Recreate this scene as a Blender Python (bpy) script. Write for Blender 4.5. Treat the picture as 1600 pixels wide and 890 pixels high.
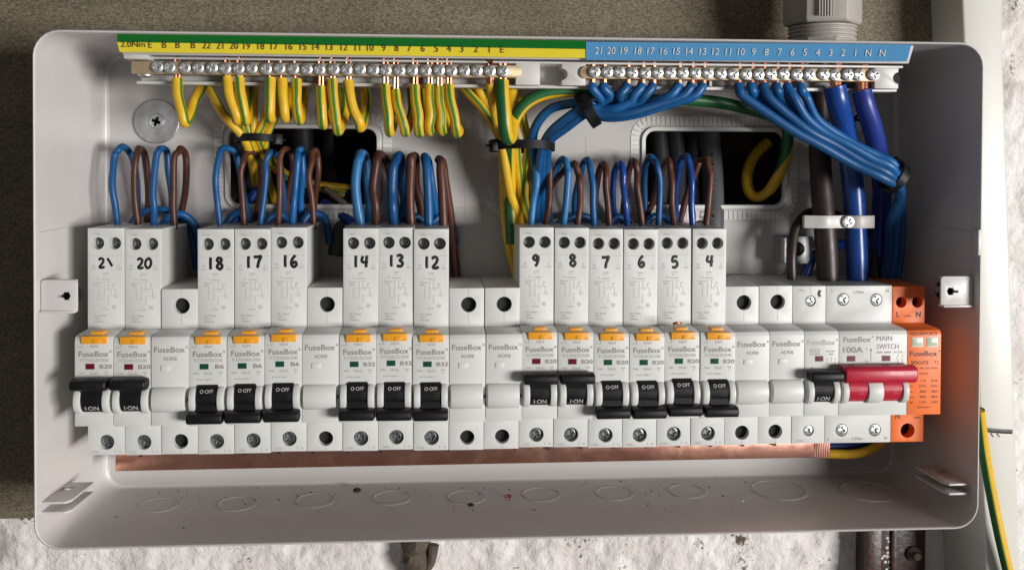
import bpy, bmesh, math, random
from mathutils import Vector, Matrix, noise
from math import sin, cos, pi, radians

random.seed(7)
S = 0.001                                   # everything is authored in millimetres
scene = bpy.context.scene
for o in list(bpy.data.objects): bpy.data.objects.remove(o)
C = scene.collection

# ------------------------------------------------------------------ camera
YAW, PITCH, ROLL = -0.0693, -0.0154, -0.0043
CAM = Vector((-40.4741, -451.4114, 60.3128))
FPX, CX, CY = 1445.6715, 790.3881, 281.2864
RM = Matrix.Rotation(YAW, 3, 'Z') @ Matrix.Rotation(PITCH, 3, 'X') @ Matrix.Rotation(ROLL, 3, 'Y')
cd = bpy.data.cameras.new('camera'); cam = bpy.data.objects.new('camera', cd); C.objects.link(cam)
cd.sensor_fit = 'HORIZONTAL'; cd.sensor_width = 36.0
cd.lens = FPX / 1600 * 36.0
cd.shift_x = (800 - CX) / 1600; cd.shift_y = (CY - 445) / 1600
cd.clip_start = 0.01; cd.clip_end = 50
m3 = Matrix((RM.col[0], RM.col[2], -RM.col[1])).transposed()
cam.matrix_world = Matrix.Translation(CAM * S) @ m3.to_4x4()
scene.camera = cam

# ------------------------------------------------------------------ light
w = bpy.data.worlds.new('World'); scene.world = w; w.use_nodes = True
bg = w.node_tree.nodes['Background']; bg.inputs[0].default_value = (1.0, 0.97, 0.94, 1); bg.inputs[1].default_value = 0.12
def area(name, loc, target, sx, sy, power, col):
    l = bpy.data.lights.new(name, 'AREA'); l.shape = 'RECTANGLE'; l.size = sx; l.size_y = sy; l.energy = power; l.color = col
    o = bpy.data.objects.new(name, l); C.objects.link(o); o.location = loc
    o.rotation_euler = (Vector(target) - Vector(loc)).to_track_quat('-Z', 'Y').to_euler(); return o
area('doorway_light', (2.55, -2.70, -0.12), (0, 0.05, -0.05), 1.4, 0.75, 160, (1.0, 0.975, 0.95))
scene.view_settings.view_transform = 'Standard'; scene.view_settings.look = 'None'
scene.view_settings.exposure = 0.08; scene.view_settings.gamma = 1.0
scene.render.engine = 'CYCLES'
scene.render.resolution_x = 1024; scene.render.resolution_y = 569
try:
    scene.cycles.use_denoising = True; scene.cycles.max_bounces = 8
except Exception: pass

# ------------------------------------------------------------------ helpers
def ray(u, v): return RM @ Vector(((u - CX) / FPX, 1, -(v - CY) / FPX))
def at(u, v, Y):                            # point of the photograph at real depth Y (mm behind the box rim)
    d = ray(u, v); t = (Y - CAM.y) / d.y; return CAM + d * t
def atz(u, v, z):
    d = ray(u, v); t = (z - CAM.z) / d.z; return CAM + d * t

def nodes(name):
    m = bpy.data.materials.new(name); m.use_nodes = True
    nt = m.node_tree; return m, nt, nt.nodes['Principled BSDF']
def N(nt, typ, **kw):
    n = nt.nodes.new(typ)
    for k, v in kw.items(): setattr(n, k, v)
    return n
def mat(name, col, rough=0.45, metal=0.0, ns=60, na=0.08, bump=0.0, bs=900, coat=0, col2=None, spec=0.5, ra=0.12, orand=0):
    m, nt, b = nodes(name)
    tc = N(nt, 'ShaderNodeTexCoord')
    n1 = N(nt, 'ShaderNodeTexNoise'); n1.inputs['Scale'].default_value = ns; n1.inputs['Detail'].default_value = 6; n1.inputs['Roughness'].default_value = 0.65
    nt.links.new(tc.outputs['Object'], n1.inputs['Vector'])
    r = N(nt, 'ShaderNodeValToRGB'); e = r.color_ramp.elements
    c2 = col2 if col2 else tuple(c * (1 - na * 2) for c in col)
    e[0].position = 0.32; e[0].color = (*c2, 1); e[1].position = 0.68; e[1].color = (*col, 1)
    nt.links.new(n1.outputs['Fac'], r.inputs[0])
    if orand:                                # each object of this material a slightly different batch of plastic
        oi = N(nt, 'ShaderNodeObjectInfo'); mv = N(nt, 'ShaderNodeMapRange'); mv.inputs['To Min'].default_value = 1-orand; mv.inputs['To Max'].default_value = 1+orand
        hs = N(nt, 'ShaderNodeHueSaturation'); nt.links.new(oi.outputs['Random'], mv.inputs[0]); nt.links.new(mv.outputs[0], hs.inputs['Value'])
        nt.links.new(r.outputs[0], hs.inputs['Color']); nt.links.new(hs.outputs[0], b.inputs['Base Color'])
    else: nt.links.new(r.outputs[0], b.inputs['Base Color'])
    mr = N(nt, 'ShaderNodeMapRange'); mr.inputs['To Min'].default_value = max(0.02, rough - ra); mr.inputs['To Max'].default_value = min(1, rough + ra)
    n2 = N(nt, 'ShaderNodeTexNoise'); n2.inputs['Scale'].default_value = ns * 3.1; n2.inputs['Detail'].default_value = 4
    nt.links.new(tc.outputs['Object'], n2.inputs['Vector'])
    nt.links.new(n2.outputs['Fac'], mr.inputs[0]); nt.links.new(mr.outputs[0], b.inputs['Roughness'])
    b.inputs['Metallic'].default_value = metal; b.inputs['Specular IOR Level'].default_value = spec
    if coat: b.inputs['Coat Weight'].default_value = coat; b.inputs['Coat Roughness'].default_value = 0.15
    if bump:
        n3 = N(nt, 'ShaderNodeTexNoise'); n3.inputs['Scale'].default_value = bs; n3.inputs['Detail'].default_value = 3
        nt.links.new(tc.outputs['Object'], n3.inputs['Vector'])
        bp = N(nt, 'ShaderNodeBump'); bp.inputs['Strength'].default_value = bump; bp.inputs['Distance'].default_value = 0.0005
        nt.links.new(n3.outputs['Fac'], bp.inputs['Height']); nt.links.new(bp.outputs[0], b.inputs['Normal'])
    return m
def earth_mat(name, period, half, yellow, green):
    m, nt, b = nodes(name)
    uv = N(nt, 'ShaderNodeUVMap'); sp = N(nt, 'ShaderNodeSeparateXYZ'); nt.links.new(uv.outputs[0], sp.inputs[0])
    mu = N(nt, 'ShaderNodeMath', operation='MULTIPLY'); mu.inputs[1].default_value = period; nt.links.new(sp.outputs[0], mu.inputs[0])
    ad = N(nt, 'ShaderNodeMath', operation='ADD'); ad.inputs[1].default_value = 0.5; nt.links.new(mu.outputs[0], ad.inputs[0])
    fr = N(nt, 'ShaderNodeMath', operation='FRACT'); nt.links.new(ad.outputs[0], fr.inputs[0])
    su = N(nt, 'ShaderNodeMath', operation='SUBTRACT'); su.inputs[1].default_value = 0.5; nt.links.new(fr.outputs[0], su.inputs[0])
    ab = N(nt, 'ShaderNodeMath', operation='ABSOLUTE'); nt.links.new(su.outputs[0], ab.inputs[0])
    mr = N(nt, 'ShaderNodeMapRange'); mr.inputs['From Min'].default_value = half * period - 0.012; mr.inputs['From Max'].default_value = half * period + 0.012
    nt.links.new(ab.outputs[0], mr.inputs[0])
    tc = N(nt, 'ShaderNodeTexCoord'); nz = N(nt, 'ShaderNodeTexNoise'); nz.inputs['Scale'].default_value = 220; nt.links.new(tc.outputs['Object'], nz.inputs['Vector'])
    mx = N(nt, 'ShaderNodeMix', data_type='RGBA'); mx.inputs[6].default_value = (*green, 1); mx.inputs[7].default_value = (*yellow, 1)
    nt.links.new(mr.outputs[0], mx.inputs[0])
    hs = N(nt, 'ShaderNodeHueSaturation'); mv = N(nt, 'ShaderNodeMapRange'); mv.inputs['To Min'].default_value = 0.8; mv.inputs['To Max'].default_value = 1.12
    nt.links.new(nz.outputs['Fac'], mv.inputs[0]); nt.links.new(mv.outputs[0], hs.inputs['Value']); nt.links.new(mx.outputs[2], hs.inputs['Color'])
    nt.links.new(hs.outputs[0], b.inputs['Base Color']); b.inputs['Roughness'].default_value = 0.42
    return m

M = {}
M['box'] = mat('white_powder_coat', (0.62, 0.595, 0.58), 0.34, ns=26, na=0.035, bump=0.10, bs=1400)
M['back'] = mat('white_back_panel', (0.50, 0.48, 0.465), 0.45, ns=14, na=0.04, bump=0.10, bs=1200)
M['trim'] = mat('white_edging', (0.74, 0.73, 0.70), 0.45)
M['mod'] = mat('module_plastic', (0.63, 0.635, 0.61), 0.48, ns=35, na=0.03, bump=0.12, bs=2600, orand=.03)
M['blankp'] = mat('blank_module_plastic', (0.65, 0.645, 0.63), 0.46, ns=35, na=0.02, bump=0.12, bs=2600)
M['black'] = mat('black_plastic', (0.006, 0.006, 0.0065), 0.5, spec=.35, ns=80, na=0.2, bump=0.1, bs=2500)
M['hole'] = mat('painted_hole_dark', (0.008, 0.008, 0.008), 0.8)  # near-black colour put in for the shade inside holes
M['red'] = mat('red_plastic', (0.50, 0.014, 0.042), 0.38, ns=60, na=0.08)
M['orange'] = mat('orange_plastic', (0.88, 0.185, 0.036), 0.45, ns=50, na=0.03, bump=0.1, bs=2600)
M['amber'] = mat('amber_button', (0.85, 0.36, 0.015), 0.42, ns=80, na=0.06)
M['indr'] = mat('red_indicator', (0.14, 0.006, 0.018), 0.25)
M['indg'] = mat('green_indicator', (0.004, 0.065, 0.035), 0.25)
M['lens'] = mat('pale_window', (0.50, 0.62, 0.45), 0.2)
M['ink'] = mat('grey_print', (0.26, 0.225, 0.215), 0.6, ns=900, na=0.05)
M['inkf'] = mat('faint_print', (0.45, 0.41, 0.40), 0.6, ns=900, na=0.05)
M['inkd'] = mat('dark_print', (0.05, 0.035, 0.03), 0.6)
M['inkw'] = mat('white_print', (0.66, 0.66, 0.64), 0.6)
M['marker'] = mat('black_marker', (0.008, 0.008, 0.010), 0.5, ns=300, na=0.3)
M['steel'] = mat('zinc_screw', (0.80, 0.81, 0.80), 0.40, 0.85, ns=300, na=0.22, ra=0.14)
M['dsteel'] = mat('dark_steel_screw', (0.46, 0.48, 0.49), 0.38, 0.95, ns=400, na=0.4, ra=0.18)
M['galv'] = mat('galvanised_steel', (0.60, 0.61, 0.62), 0.46, 0.8, ns=90, na=0.22)
M['brass'] = mat('brass_bar', (0.60, 0.47, 0.30), 0.50, 0.55, ns=120, na=0.12)
M['copper'] = mat('copper_strand', (0.72, 0.29, 0.17), 0.33, 1.0, ns=500, na=0.25)
M['copperbar'] = mat('copper_busbar', (0.84, 0.47, 0.35), 0.25, 1.0, ns=38, na=0.05, col2=(0.56, 0.26, 0.20), ra=0.12)
M['blue'] = mat('blue_insulation', (0.006, 0.090, 0.27), 0.42, ns=70, na=0.10, orand=.22, spec=.4)
M['lblue'] = mat('light_blue_insulation', (0.030, 0.185, 0.44), 0.42, ns=70, na=0.10, orand=.15, spec=.4)
M['dblue'] = mat('deep_blue_insulation', (0.008, 0.060, 0.30), 0.30, ns=60, na=0.1)
M['violet'] = mat('violet_blue_insulation', (0.018, 0.042, 0.26), 0.38, ns=60, na=0.1)
M['brown'] = mat('brown_insulation', (0.095, 0.032, 0.018), 0.44, ns=70, na=0.14, orand=.3, spec=.4)
M['dbrown'] = mat('dark_brown_insulation', (0.030, 0.017, 0.012), 0.45, ns=60, na=0.1)
M['earth'] = earth_mat('earth_insulation', 2, 0.055, (0.72, 0.43, 0.016), (0.05, 0.20, 0.025))
M['earthh'] = earth_mat('earth_insulation_half', 1, 0.25, (0.72, 0.43, 0.012), (0.006, 0.10, 0.025))
M['greyc'] = mat('grey_cable', (0.075, 0.075, 0.078), 0.6)
M['blackc'] = mat('black_cable', (0.020, 0.020, 0.022), 0.5)
M['bare'] = mat('pale_core', (0.35, 0.31, 0.24), 0.6)
M['tie'] = mat('black_nylon', (0.005, 0.005, 0.0055), 0.5, spec=.25)
M['nylon'] = mat('white_nylon', (0.60, 0.58, 0.555), 0.42)
M['lgreen'] = mat('green_vinyl', (0.002, 0.135, 0.014), 0.32, ns=25, na=0.05, coat=0.2)
M['lyellow'] = mat('yellow_vinyl', (0.78, 0.63, 0.035), 0.32, ns=25, na=0.04, coat=0.2)
M['lblue2'] = mat('blue_vinyl', (0.082, 0.285, 0.53), 0.30, ns=22, na=0.04, coat=0.2)
M['gland'] = mat('grey_gland', (0.40, 0.375, 0.345), 0.5)
M['trunk'] = mat('white_trunking', (0.64, 0.63, 0.585), 0.38, ns=10, na=0.03)
M['dust'] = mat('debris', (0.03, 0.025, 0.02), 0.9)
M['rust'] = mat('rusty_paint', (0.060, 0.018, 0.013), 0.42, ns=120, na=0.3, col2=(0.015, 0.008, 0.007), bump=0.5, bs=300)
M['pipe'] = mat('weathered_stub', (0.115, 0.085, 0.06), 0.8, ns=150, col2=(0.05, 0.04, 0.028), bump=0.6, bs=350)
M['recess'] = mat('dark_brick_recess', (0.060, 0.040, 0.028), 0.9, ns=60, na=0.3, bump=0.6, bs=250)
M['recessb'] = mat('near_black_recess', (0.006, 0.006, 0.007), 0.7, ns=60, na=0.3)  # near-black lining of the left recess

def board_mat():
    m, nt, b = nodes('brown_board')
    tc = N(nt, 'ShaderNodeTexCoord')
    a = N(nt, 'ShaderNodeTexNoise'); a.inputs['Scale'].default_value = 14; a.inputs['Detail'].default_value = 8; a.inputs['Roughness'].default_value = 0.6
    f = N(nt, 'ShaderNodeTexNoise'); f.inputs['Scale'].default_value = 650; f.inputs['Detail'].default_value = 5; f.inputs['Roughness'].default_value = 0.7
    mp = N(nt, 'ShaderNodeMapping'); mp.inputs['Scale'].default_value = (1, 1, 1.8)
    nt.links.new(tc.outputs['Object'], mp.inputs[0])
    for n in (a, f): nt.links.new(mp.outputs[0], n.inputs['Vector'])
    r1 = N(nt, 'ShaderNodeValToRGB'); e = r1.color_ramp.elements
    e[0].position = .3; e[0].color = (0.118, 0.104, 0.070, 1); e[1].position = .7; e[1].color = (0.185, 0.162, 0.116, 1)
    r2 = N(nt, 'ShaderNodeValToRGB'); e = r2.color_ramp.elements
    e[0].position = .36; e[0].color = (0.45, 0.44, 0.42, 1); e[1].position = .70; e[1].color = (1.75, 1.7, 1.6, 1)
    nt.links.new(a.outputs['Fac'], r1.inputs[0]); nt.links.new(f.outputs['Fac'], r2.inputs[0])
    mx = N(nt, 'ShaderNodeMix', data_type='RGBA', blend_type='MULTIPLY'); mx.inputs[0].default_value = 1
    nt.links.new(r1.outputs[0], mx.inputs[6]); nt.links.new(r2.outputs[0], mx.inputs[7])
    nt.links.new(mx.outputs[2], b.inputs['Base Color']); b.inputs['Roughness'].default_value = 0.8
    bp = N(nt, 'ShaderNodeBump'); bp.inputs['Strength'].default_value = 0.5; bp.inputs['Distance'].default_value = 0.0006
    nt.links.new(f.outputs['Fac'], bp.inputs['Height']); nt.links.new(bp.outputs[0], b.inputs['Normal'])
    return m
M['board'] = board_mat()
def masonry_mat():
    m, nt, b = nodes('white_painted_masonry')
    tc = N(nt, 'ShaderNodeTexCoord')
    a = N(nt, 'ShaderNodeTexNoise'); a.inputs['Scale'].default_value = 34; a.inputs['Detail'].default_value = 7; a.inputs['Roughness'].default_value = 0.62
    s = N(nt, 'ShaderNodeTexNoise'); s.inputs['Scale'].default_value = 420; s.inputs['Detail'].default_value = 6; s.inputs['Roughness'].default_value = 0.7
    for n in (a, s): nt.links.new(tc.outputs['Object'], n.inputs['Vector'])
    r1 = N(nt, 'ShaderNodeValToRGB'); e = r1.color_ramp.elements
    e[0].position = .25; e[0].color = (0.60, 0.545, 0.52, 1); e[1].position = .6; e[1].color = (0.80, 0.77, 0.75, 1)
    nt.links.new(a.outputs['Fac'], r1.inputs[0])
    ad = N(nt, 'ShaderNodeMath', operation='MULTIPLY'); nt.links.new(a.outputs['Fac'], ad.inputs[0]); nt.links.new(s.outputs['Fac'], ad.inputs[1]); a2 = N(nt, 'ShaderNodeTexNoise'); a2.inputs['Scale'].default_value = 60; a2.inputs['Detail'].default_value = 6; nt.links.new(tc.outputs['Object'], a2.inputs['Vector']); nt.links.new(a2.outputs['Fac'], ad.inputs[0])
    r2 = N(nt, 'ShaderNodeValToRGB'); e = r2.color_ramp.elements
    e[0].position = .130; e[0].color = (1, 1, 1, 1); e[1].position = .158; e[1].color = (0, 0, 0, 1)
    nt.links.new(ad.outputs[0], r2.inputs[0])
    mx = N(nt, 'ShaderNodeMix', data_type='RGBA'); mx.inputs[7].default_value = (0.10, 0.075, 0.055, 1)
    nt.links.new(r2.outputs[0], mx.inputs[0]); nt.links.new(r1.outputs[0], mx.inputs[6])
    nt.links.new(mx.outputs[2], b.inputs['Base Color']); b.inputs['Roughness'].default_value = 0.75
    bp = N(nt, 'ShaderNodeBump'); bp.inputs['Strength'].default_value = 0.8; bp.inputs['Distance'].default_value = 0.0028
    g = N(nt, 'ShaderNodeTexNoise'); g.inputs['Scale'].default_value = 170; g.inputs['Detail'].default_value = 8; g.inputs['Roughness'].default_value = 0.62; nt.links.new(tc.outputs['Object'], g.inputs['Vector'])
    nt.links.new(g.outputs['Fac'], bp.inputs['Height']); nt.links.new(bp.outputs[0], b.inputs['Normal'])
    return m
M['masonry'] = masonry_mat()

# ---- mesh builder (millimetres)
def catmull(pts, n=8):
    P = [Vector(p) for p in pts]
    if len(P) < 3:
        return [P[0].lerp(P[1], i / n) for i in range(n + 1)]
    E = [P[0] * 2 - P[1]] + P + [P[-1] * 2 - P[-2]]
    out = []
    for i in range(1, len(E) - 2):
        p0, p1, p2, p3 = E[i-1:i+3]
        for k in range(n):
            t = k / n
            out.append(0.5 * ((2*p1) + (p2-p0)*t + (2*p0-5*p1+4*p2-p3)*t*t + (3*p1-p0-3*p2+p3)*t**3))
    out.append(P[-1]); return out

class MB:
    def __init__(s): s.v = []; s.f = []; s.uv = {}
    def box(s, x0, x1, y0, y1, z0, z1):
        b = len(s.v)
        s.v += [Vector(p) for p in ((x0,y0,z0),(x1,y0,z0),(x1,y1,z0),(x0,y1,z0),(x0,y0,z1),(x1,y0,z1),(x1,y1,z1),(x0,y1,z1))]
        s.f += [tuple(b+i for i in q) for q in ((3,2,1,0),(4,5,6,7),(0,1,5,4),(1,2,6,5),(2,3,7,6),(3,0,4,7))]
        return s
    def prism(s, poly, x0, x1):                 # (y,z) polygon extruded along x
        n = len(poly); b = len(s.v)
        s.v += [Vector((x0, y, z)) for y, z in poly] + [Vector((x1, y, z)) for y, z in poly]
        s.f.append(tuple(range(b, b+n))); s.f.append(tuple(range(b+2*n-1, b+n-1, -1)))
        for i in range(n):
            j = (i+1) % n; s.f.append((b+j, b+i, b+n+i, b+n+j))
        return s
    def prism_xz(s, poly, y0, y1):
        n = len(poly); b = len(s.v)
        s.v += [Vector((x, y0, z)) for x, z in poly] + [Vector((x, y1, z)) for x, z in poly]
        s.f.append(tuple(range(b, b+n))); s.f.append(tuple(range(b+2*n-1, b+n-1, -1)))
        for i in range(n):
            j = (i+1) % n; s.f.append((b+j, b+i, b+n+i, b+n+j))
        return s
    def prism_xy(s, poly, z0, z1):
        n = len(poly); b = len(s.v)
        s.v += [Vector((x, y, z0)) for x, y in poly] + [Vector((x, y, z1)) for x, y in poly]
        s.f.append(tuple(range(b+n-1, b-1, -1))); s.f.append(tuple(range(b+n, b+2*n)))
        for i in range(n):
            j = (i+1) % n; s.f.append((b+i, b+j, b+n+j, b+n+i))
        return s
    def slab(s, a, b_, c, d, t):                # quad with thickness t along +y
        k = len(s.v); q = [Vector(p) for p in (a, b_, c, d)]
        s.v += q + [p + Vector((0, t, 0)) for p in q]
        s.f += [tuple(k+i for i in f) for f in ((0,1,2,3),(7,6,5,4),(1,0,4,5),(2,1,5,6),(3,2,6,7),(0,3,7,4))]
        return s
    def rings(s, rings, cap0=True, cap1=True):  # loft of equal-length loops
        b = len(s.v); n = len(rings[0])
        for r in rings: s.v += [Vector(p) for p in r]
        for k in range(len(rings)-1):
            for i in range(n):
                j = (i+1) % n; s.f.append((b+k*n+i, b+k*n+j, b+(k+1)*n+j, b+(k+1)*n+i))
        if cap0: s.f.append(tuple(range(b+n-1, b-1, -1)))
        if cap1: s.f.append(tuple(b+(len(rings)-1)*n+i for i in range(n)))
        return s
    def cyl(s, c, ax, r0, r1, h, n=20):         # from c along ax
        ax = Vector(ax).normalized(); e1 = ax.orthogonal().normalized(); e2 = ax.cross(e1); c = Vector(c)
        return s.rings([[c + e1*cos(2*pi*i/n)*r + e2*sin(2*pi*i/n)*r + ax*t for i in range(n)] for r, t in ((r0, 0), (r1, h))])
    def lathe(s, c, ax, prof, n=24):
        ax = Vector(ax).normalized(); e1 = ax.orthogonal().normalized(); e2 = ax.cross(e1); c = Vector(c)
        return s.rings([[c + e1*cos(2*pi*i/n)*r + e2*sin(2*pi*i/n)*r + ax*t for i in range(n)] for r, t in prof])
    def tube(s, pts, r, n=12, seg=8, phase=0.0, smooth=True, squash=None):
        P = catmull(pts, seg) if smooth else [Vector(p) for p in pts]
        T = [(P[min(i+1, len(P)-1)] - P[max(i-1, 0)]).normalized() for i in range(len(P))]
        nr = Vector((0, -1, 0)); nr = nr - T[0]*nr.dot(T[0])
        if nr.length < 0.1: nr = Vector((0, 0, -1)) - T[0]*Vector((0, 0, -1)).dot(T[0])
        nr.normalize(); b = len(s.v)
        for i, p in enumerate(P):
            nr = (nr - T[i]*nr.dot(T[i])).normalized(); bn = T[i].cross(nr)
            rr = r if not callable(r) else r(i/(len(P)-1))
            for k in range(n):
                a = 2*pi*k/n; q = nr*cos(a)*rr + bn*sin(a)*rr
                if squash: q = Vector((q.x*squash[0], q.y*squash[1], q.z*squash[2]))
                s.v.append(p + q)
        for i in range(len(P)-1):
            for k in range(n):
                j = (k+1) % n; fi = len(s.f)
                s.f.append((b+i*n+k, b+(i+1)*n+k, b+(i+1)*n+j, b+i*n+j))
                pv = phase(i/(len(P)-1)) if callable(phase) else phase; pw = phase((i+1)/(len(P)-1)) if callable(phase) else phase; u0 = k/n; u1 = (k+1)/n
                s.uv[fi] = ((u0+pv, i), (u0+pw, i+1), (u1+pw, i+1), (u1+pv, i))
        s.f.append(tuple(b+k for k in range(n))); s.f.append(tuple(b+(len(P)-1)*n+k for k in range(n-1, -1, -1)))
        return s
    def text(s, t, x, z, y, h=None, wd=None, al='C', shear=0, off=0.0):   # flat print facing the camera (-y)
        V, F, x0, x1, hh = glyphs(t, shear, off)
        sc = (wd / (x1-x0)) if wd else h / hh
        sz = (h / hh) if h else sc
        ox = {'C': -(x0+x1)/2, 'L': -x0, 'R': -x1}[al]; b = len(s.v)
        s.v += [Vector((x + (a+ox)*sc, y, z + (c-hh/2)*sz)) for a, c in V]
        s.f += [tuple(b+i for i in f) for f in F]
        return s
    def bar2(s, x0, z0, x1, z1, wd, y):         # printed line
        d = Vector((x1-x0, 0, z1-z0)); n = Vector((-d.z, 0, d.x)).normalized()*wd/2; b = len(s.v)
        a = Vector((x0, y, z0)); c = Vector((x1, y, z1)); s.v += [a-n, c-n, c+n, a+n]; s.f.append((b, b+1, b+2, b+3)); return s
    def mesh(s, name, origin=(0,0,0), bevel=0, seg=2, sharp=35, flipfix=True):
        me = bpy.data.meshes.new(name); o = Vector(origin)
        me.from_pydata([(p-o)*S for p in s.v], [], s.f)
        if s.uv:
            ul = me.uv_layers.new(name='UVMap')
            for pl in me.polygons:
                if pl.index in s.uv:
                    for li, q in zip(pl.loop_indices, s.uv[pl.index]): ul.data[li].uv = q
        if bevel or flipfix:
            bm = bmesh.new(); bm.from_mesh(me)
            if flipfix: bmesh.ops.recalc_face_normals(bm, faces=bm.faces)
            if bevel:
                es = [e for e in bm.edges if len(e.link_faces) == 2 and e.calc_face_angle(0) > radians(20)]
                bmesh.ops.bevel(bm, geom=es, offset=bevel*S, segments=seg, affect='EDGES', clamp_overlap=True, profile=0.5)
            bm.to_mesh(me); bm.free()
        me.polygons.foreach_set('use_smooth', [True]*len(me.polygons))
        me.set_sharp_from_angle(angle=radians(sharp))
        return me
_g = {}
def glyphs(t, shear=0, off=0.0):
    k = (t, shear, off)
    if k not in _g:
        cu = bpy.data.curves.new('t', 'FONT'); cu.body = t; cu.resolution_u = 3; cu.shear = shear; cu.offset = off; cu.fill_mode = 'FRONT'
        ob = bpy.data.objects.new('t', cu); C.objects.link(ob)
        me = bpy.data.meshes.new_from_object(ob.evaluated_get(bpy.context.evaluated_depsgraph_get()))
        V = [(v.co.x, v.co.y) for v in me.vertices]; F = [tuple(p.vertices) for p in me.polygons]
        bpy.data.objects.remove(ob); bpy.data.curves.remove(cu); bpy.data.meshes.remove(me)
        _g[k] = (V, F, min(v[0] for v in V), max(v[0] for v in V), 0.70)
    return _g[k]

def link(name, me, m=None, parent=None, loc=(0,0,0), rot=None):
    o = bpy.data.objects.new(name, me); C.objects.link(o)
    if me is not None and m is not None and not me.materials: me.materials.append(m)
    o.location = Vector(loc)*S
    if rot: o.rotation_euler = rot
    if parent is not None: o.parent = parent
    return o
def thing(name, label, cat, loc=(0,0,0), group=None):
    o = bpy.data.objects.new(name, None); C.objects.link(o); o.location = Vector(loc)*S; o.empty_display_size = 0.005
    return tag(o, label, cat, group)
def tag(o, label, cat, group=None):
    o['label'] = label; o['category'] = cat
    if group: o['group'] = group
    return o
def struct(o, kind='structure'): o['kind'] = kind; return o
def carve(me, cut):
    a = bpy.data.objects.new('a', me); c = bpy.data.objects.new('c', cut); C.objects.link(a); C.objects.link(c)
    md = a.modifiers.new('b', 'BOOLEAN'); md.operation = 'DIFFERENCE'; md.object = c; md.solver = 'EXACT'
    out = bpy.data.meshes.new_from_object(a.evaluated_get(bpy.context.evaluated_depsgraph_get()))
    nm = me.name; bpy.data.objects.remove(a); bpy.data.objects.remove(c); bpy.data.meshes.remove(me); bpy.data.meshes.remove(cut)
    out.name = nm; out.materials.clear()
    out.polygons.foreach_set('use_smooth', [True]*len(out.polygons)); out.set_sharp_from_angle(angle=radians(35))
    return out
def rrect(hw, hh, r, y, cx=0, cz=0, n=6):
    out = []
    for qx, qz, a0 in ((1,1,0),(-1,1,90),(-1,-1,180),(1,-1,270)):
        for i in range(n+1):
            a = radians(a0 + 90*i/n); out.append(Vector((cx + qx*(hw-r) + r*cos(a), y, cz + qz*(hh-r) + r*sin(a))))
    return out

# =================================================================== SETTING
YB = 77.0                                     # inner face of the back panel
OPEN = [(-118.2, 59.5, 42.0, 22.4), (117.8, 59.5, 42.0, 22.4)]   # cable openings: cx, cz, half width, half height
# brown mounting board with the two cable cut-outs
bd = MB().box(-420, 263, 80.5, 96, -138, 330).mesh('mounting_board', bevel=0.8)
cu_ = MB()
for cx, cz, a, h in OPEN: cu_.box(cx-a-4, cx+a+4, 70, 110, cz-h-4, cz+h+4)
board = link('mounting_board', carve(bd, cu_.mesh('cut')), M['board'])
tag(board, 'brown flecked mounting board fixed behind the white fuse box', 'board')
# rough painted wall
def wall():
    x0, x1, z0, z1, st = -345, 360, -225, 220, 1.7
    nx = int((x1-x0)/st); nz = int((z1-z0)/st); mb = MB(); idx = {}
    def inh(x, z): return any(abs(x-cx) < a+6 and abs(z-cz) < h+6 for cx, cz, a, h in OPEN)
    for j in range(nz+1):
        for i in range(nx+1):
            x = x0+i*st; z = z0+j*st; p = Vector((x, 0, z))
            if x < 245 and z > -125: continue      # behind the mounting board
            d = noise.fractal(p*0.012, 0.8, 2.1, 4)*2.6 + noise.fractal(p*0.055+Vector((9, 3, 1)), 0.7, 2.2, 4)*1.5
            jz = abs(((z+186) % 75) - 37.5); joint = max(0, 1-abs(jz-37.5)/5.0)
            d += joint*1.6 + noise.turbulence(p*0.11, 3, True)*1.1 - .5 + noise.fractal(p*0.30, 0.6, 2.1, 2)*.45
            pit = noise.noise(p*0.035+Vector((4, 4, 7)))
            if pit > 0.42: d += (pit-0.42)*12
            idx[i, j] = len(mb.v); mb.v.append(Vector((x, 95.0 + d, z)))
    for j in range(nz):
        for i in range(nx):
            if not all(k_ in idx for k_ in ((i, j), (i+1, j), (i+1, j+1), (i, j+1))): continue
            mb.f.append((idx[i, j], idx[i+1, j], idx[i+1, j+1], idx[i, j+1]))
    return mb.mesh('wall', flipfix=False, sharp=80)
tag(link('painted_wall', wall(), M['masonry']), 'rough white painted masonry wall around the board', 'wall')
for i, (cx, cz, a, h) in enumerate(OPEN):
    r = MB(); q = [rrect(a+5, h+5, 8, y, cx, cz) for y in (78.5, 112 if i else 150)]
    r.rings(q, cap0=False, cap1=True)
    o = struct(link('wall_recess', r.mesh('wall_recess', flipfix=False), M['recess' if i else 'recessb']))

# =================================================================== ENCLOSURE
HW, HH = 233.5, 123.7
enc = thing('fuse_box', 'open white metal fuse box with rounded corners on brown board', 'fuse box', (0, 79, -HH))
EO = (0, 79, -HH)
sec = [(79, HW-4.5, HH-1.5, 10), (3, HW-.2, HH, 12.5), (0.9, HW, HH, 12.5), (0.25, HW-.25, HH-.25, 12.2), (0.0, HW-.8, HH-.8, 11.7),
       (0.25, HW-1.1, HH-1.05, 11.4), (0.9, HW-1.3, HH-1.2, 11.2), (3, HW-1.4, HH-1.3, 11.2), (YB-3, HW-5.8, HH-3.0, 10), (YB-1, HW-6.3, HH-3.2, 9.8), (YB-.2, HW-7.2, HH-3.7, 9.4), (YB+.3, HW-10, HH-6, 8.4)]
def straight(loop):                           # extra points on the straight runs keep the flat walls flat
    out = []
    for p, q in zip(loop, loop[1:] + loop[:1]):
        out.append(p)
        if (q-p).length > 40: out += [p.lerp(q, t_) for t_ in (.006, .25, .5, .75, .994)]
    return out
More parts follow.
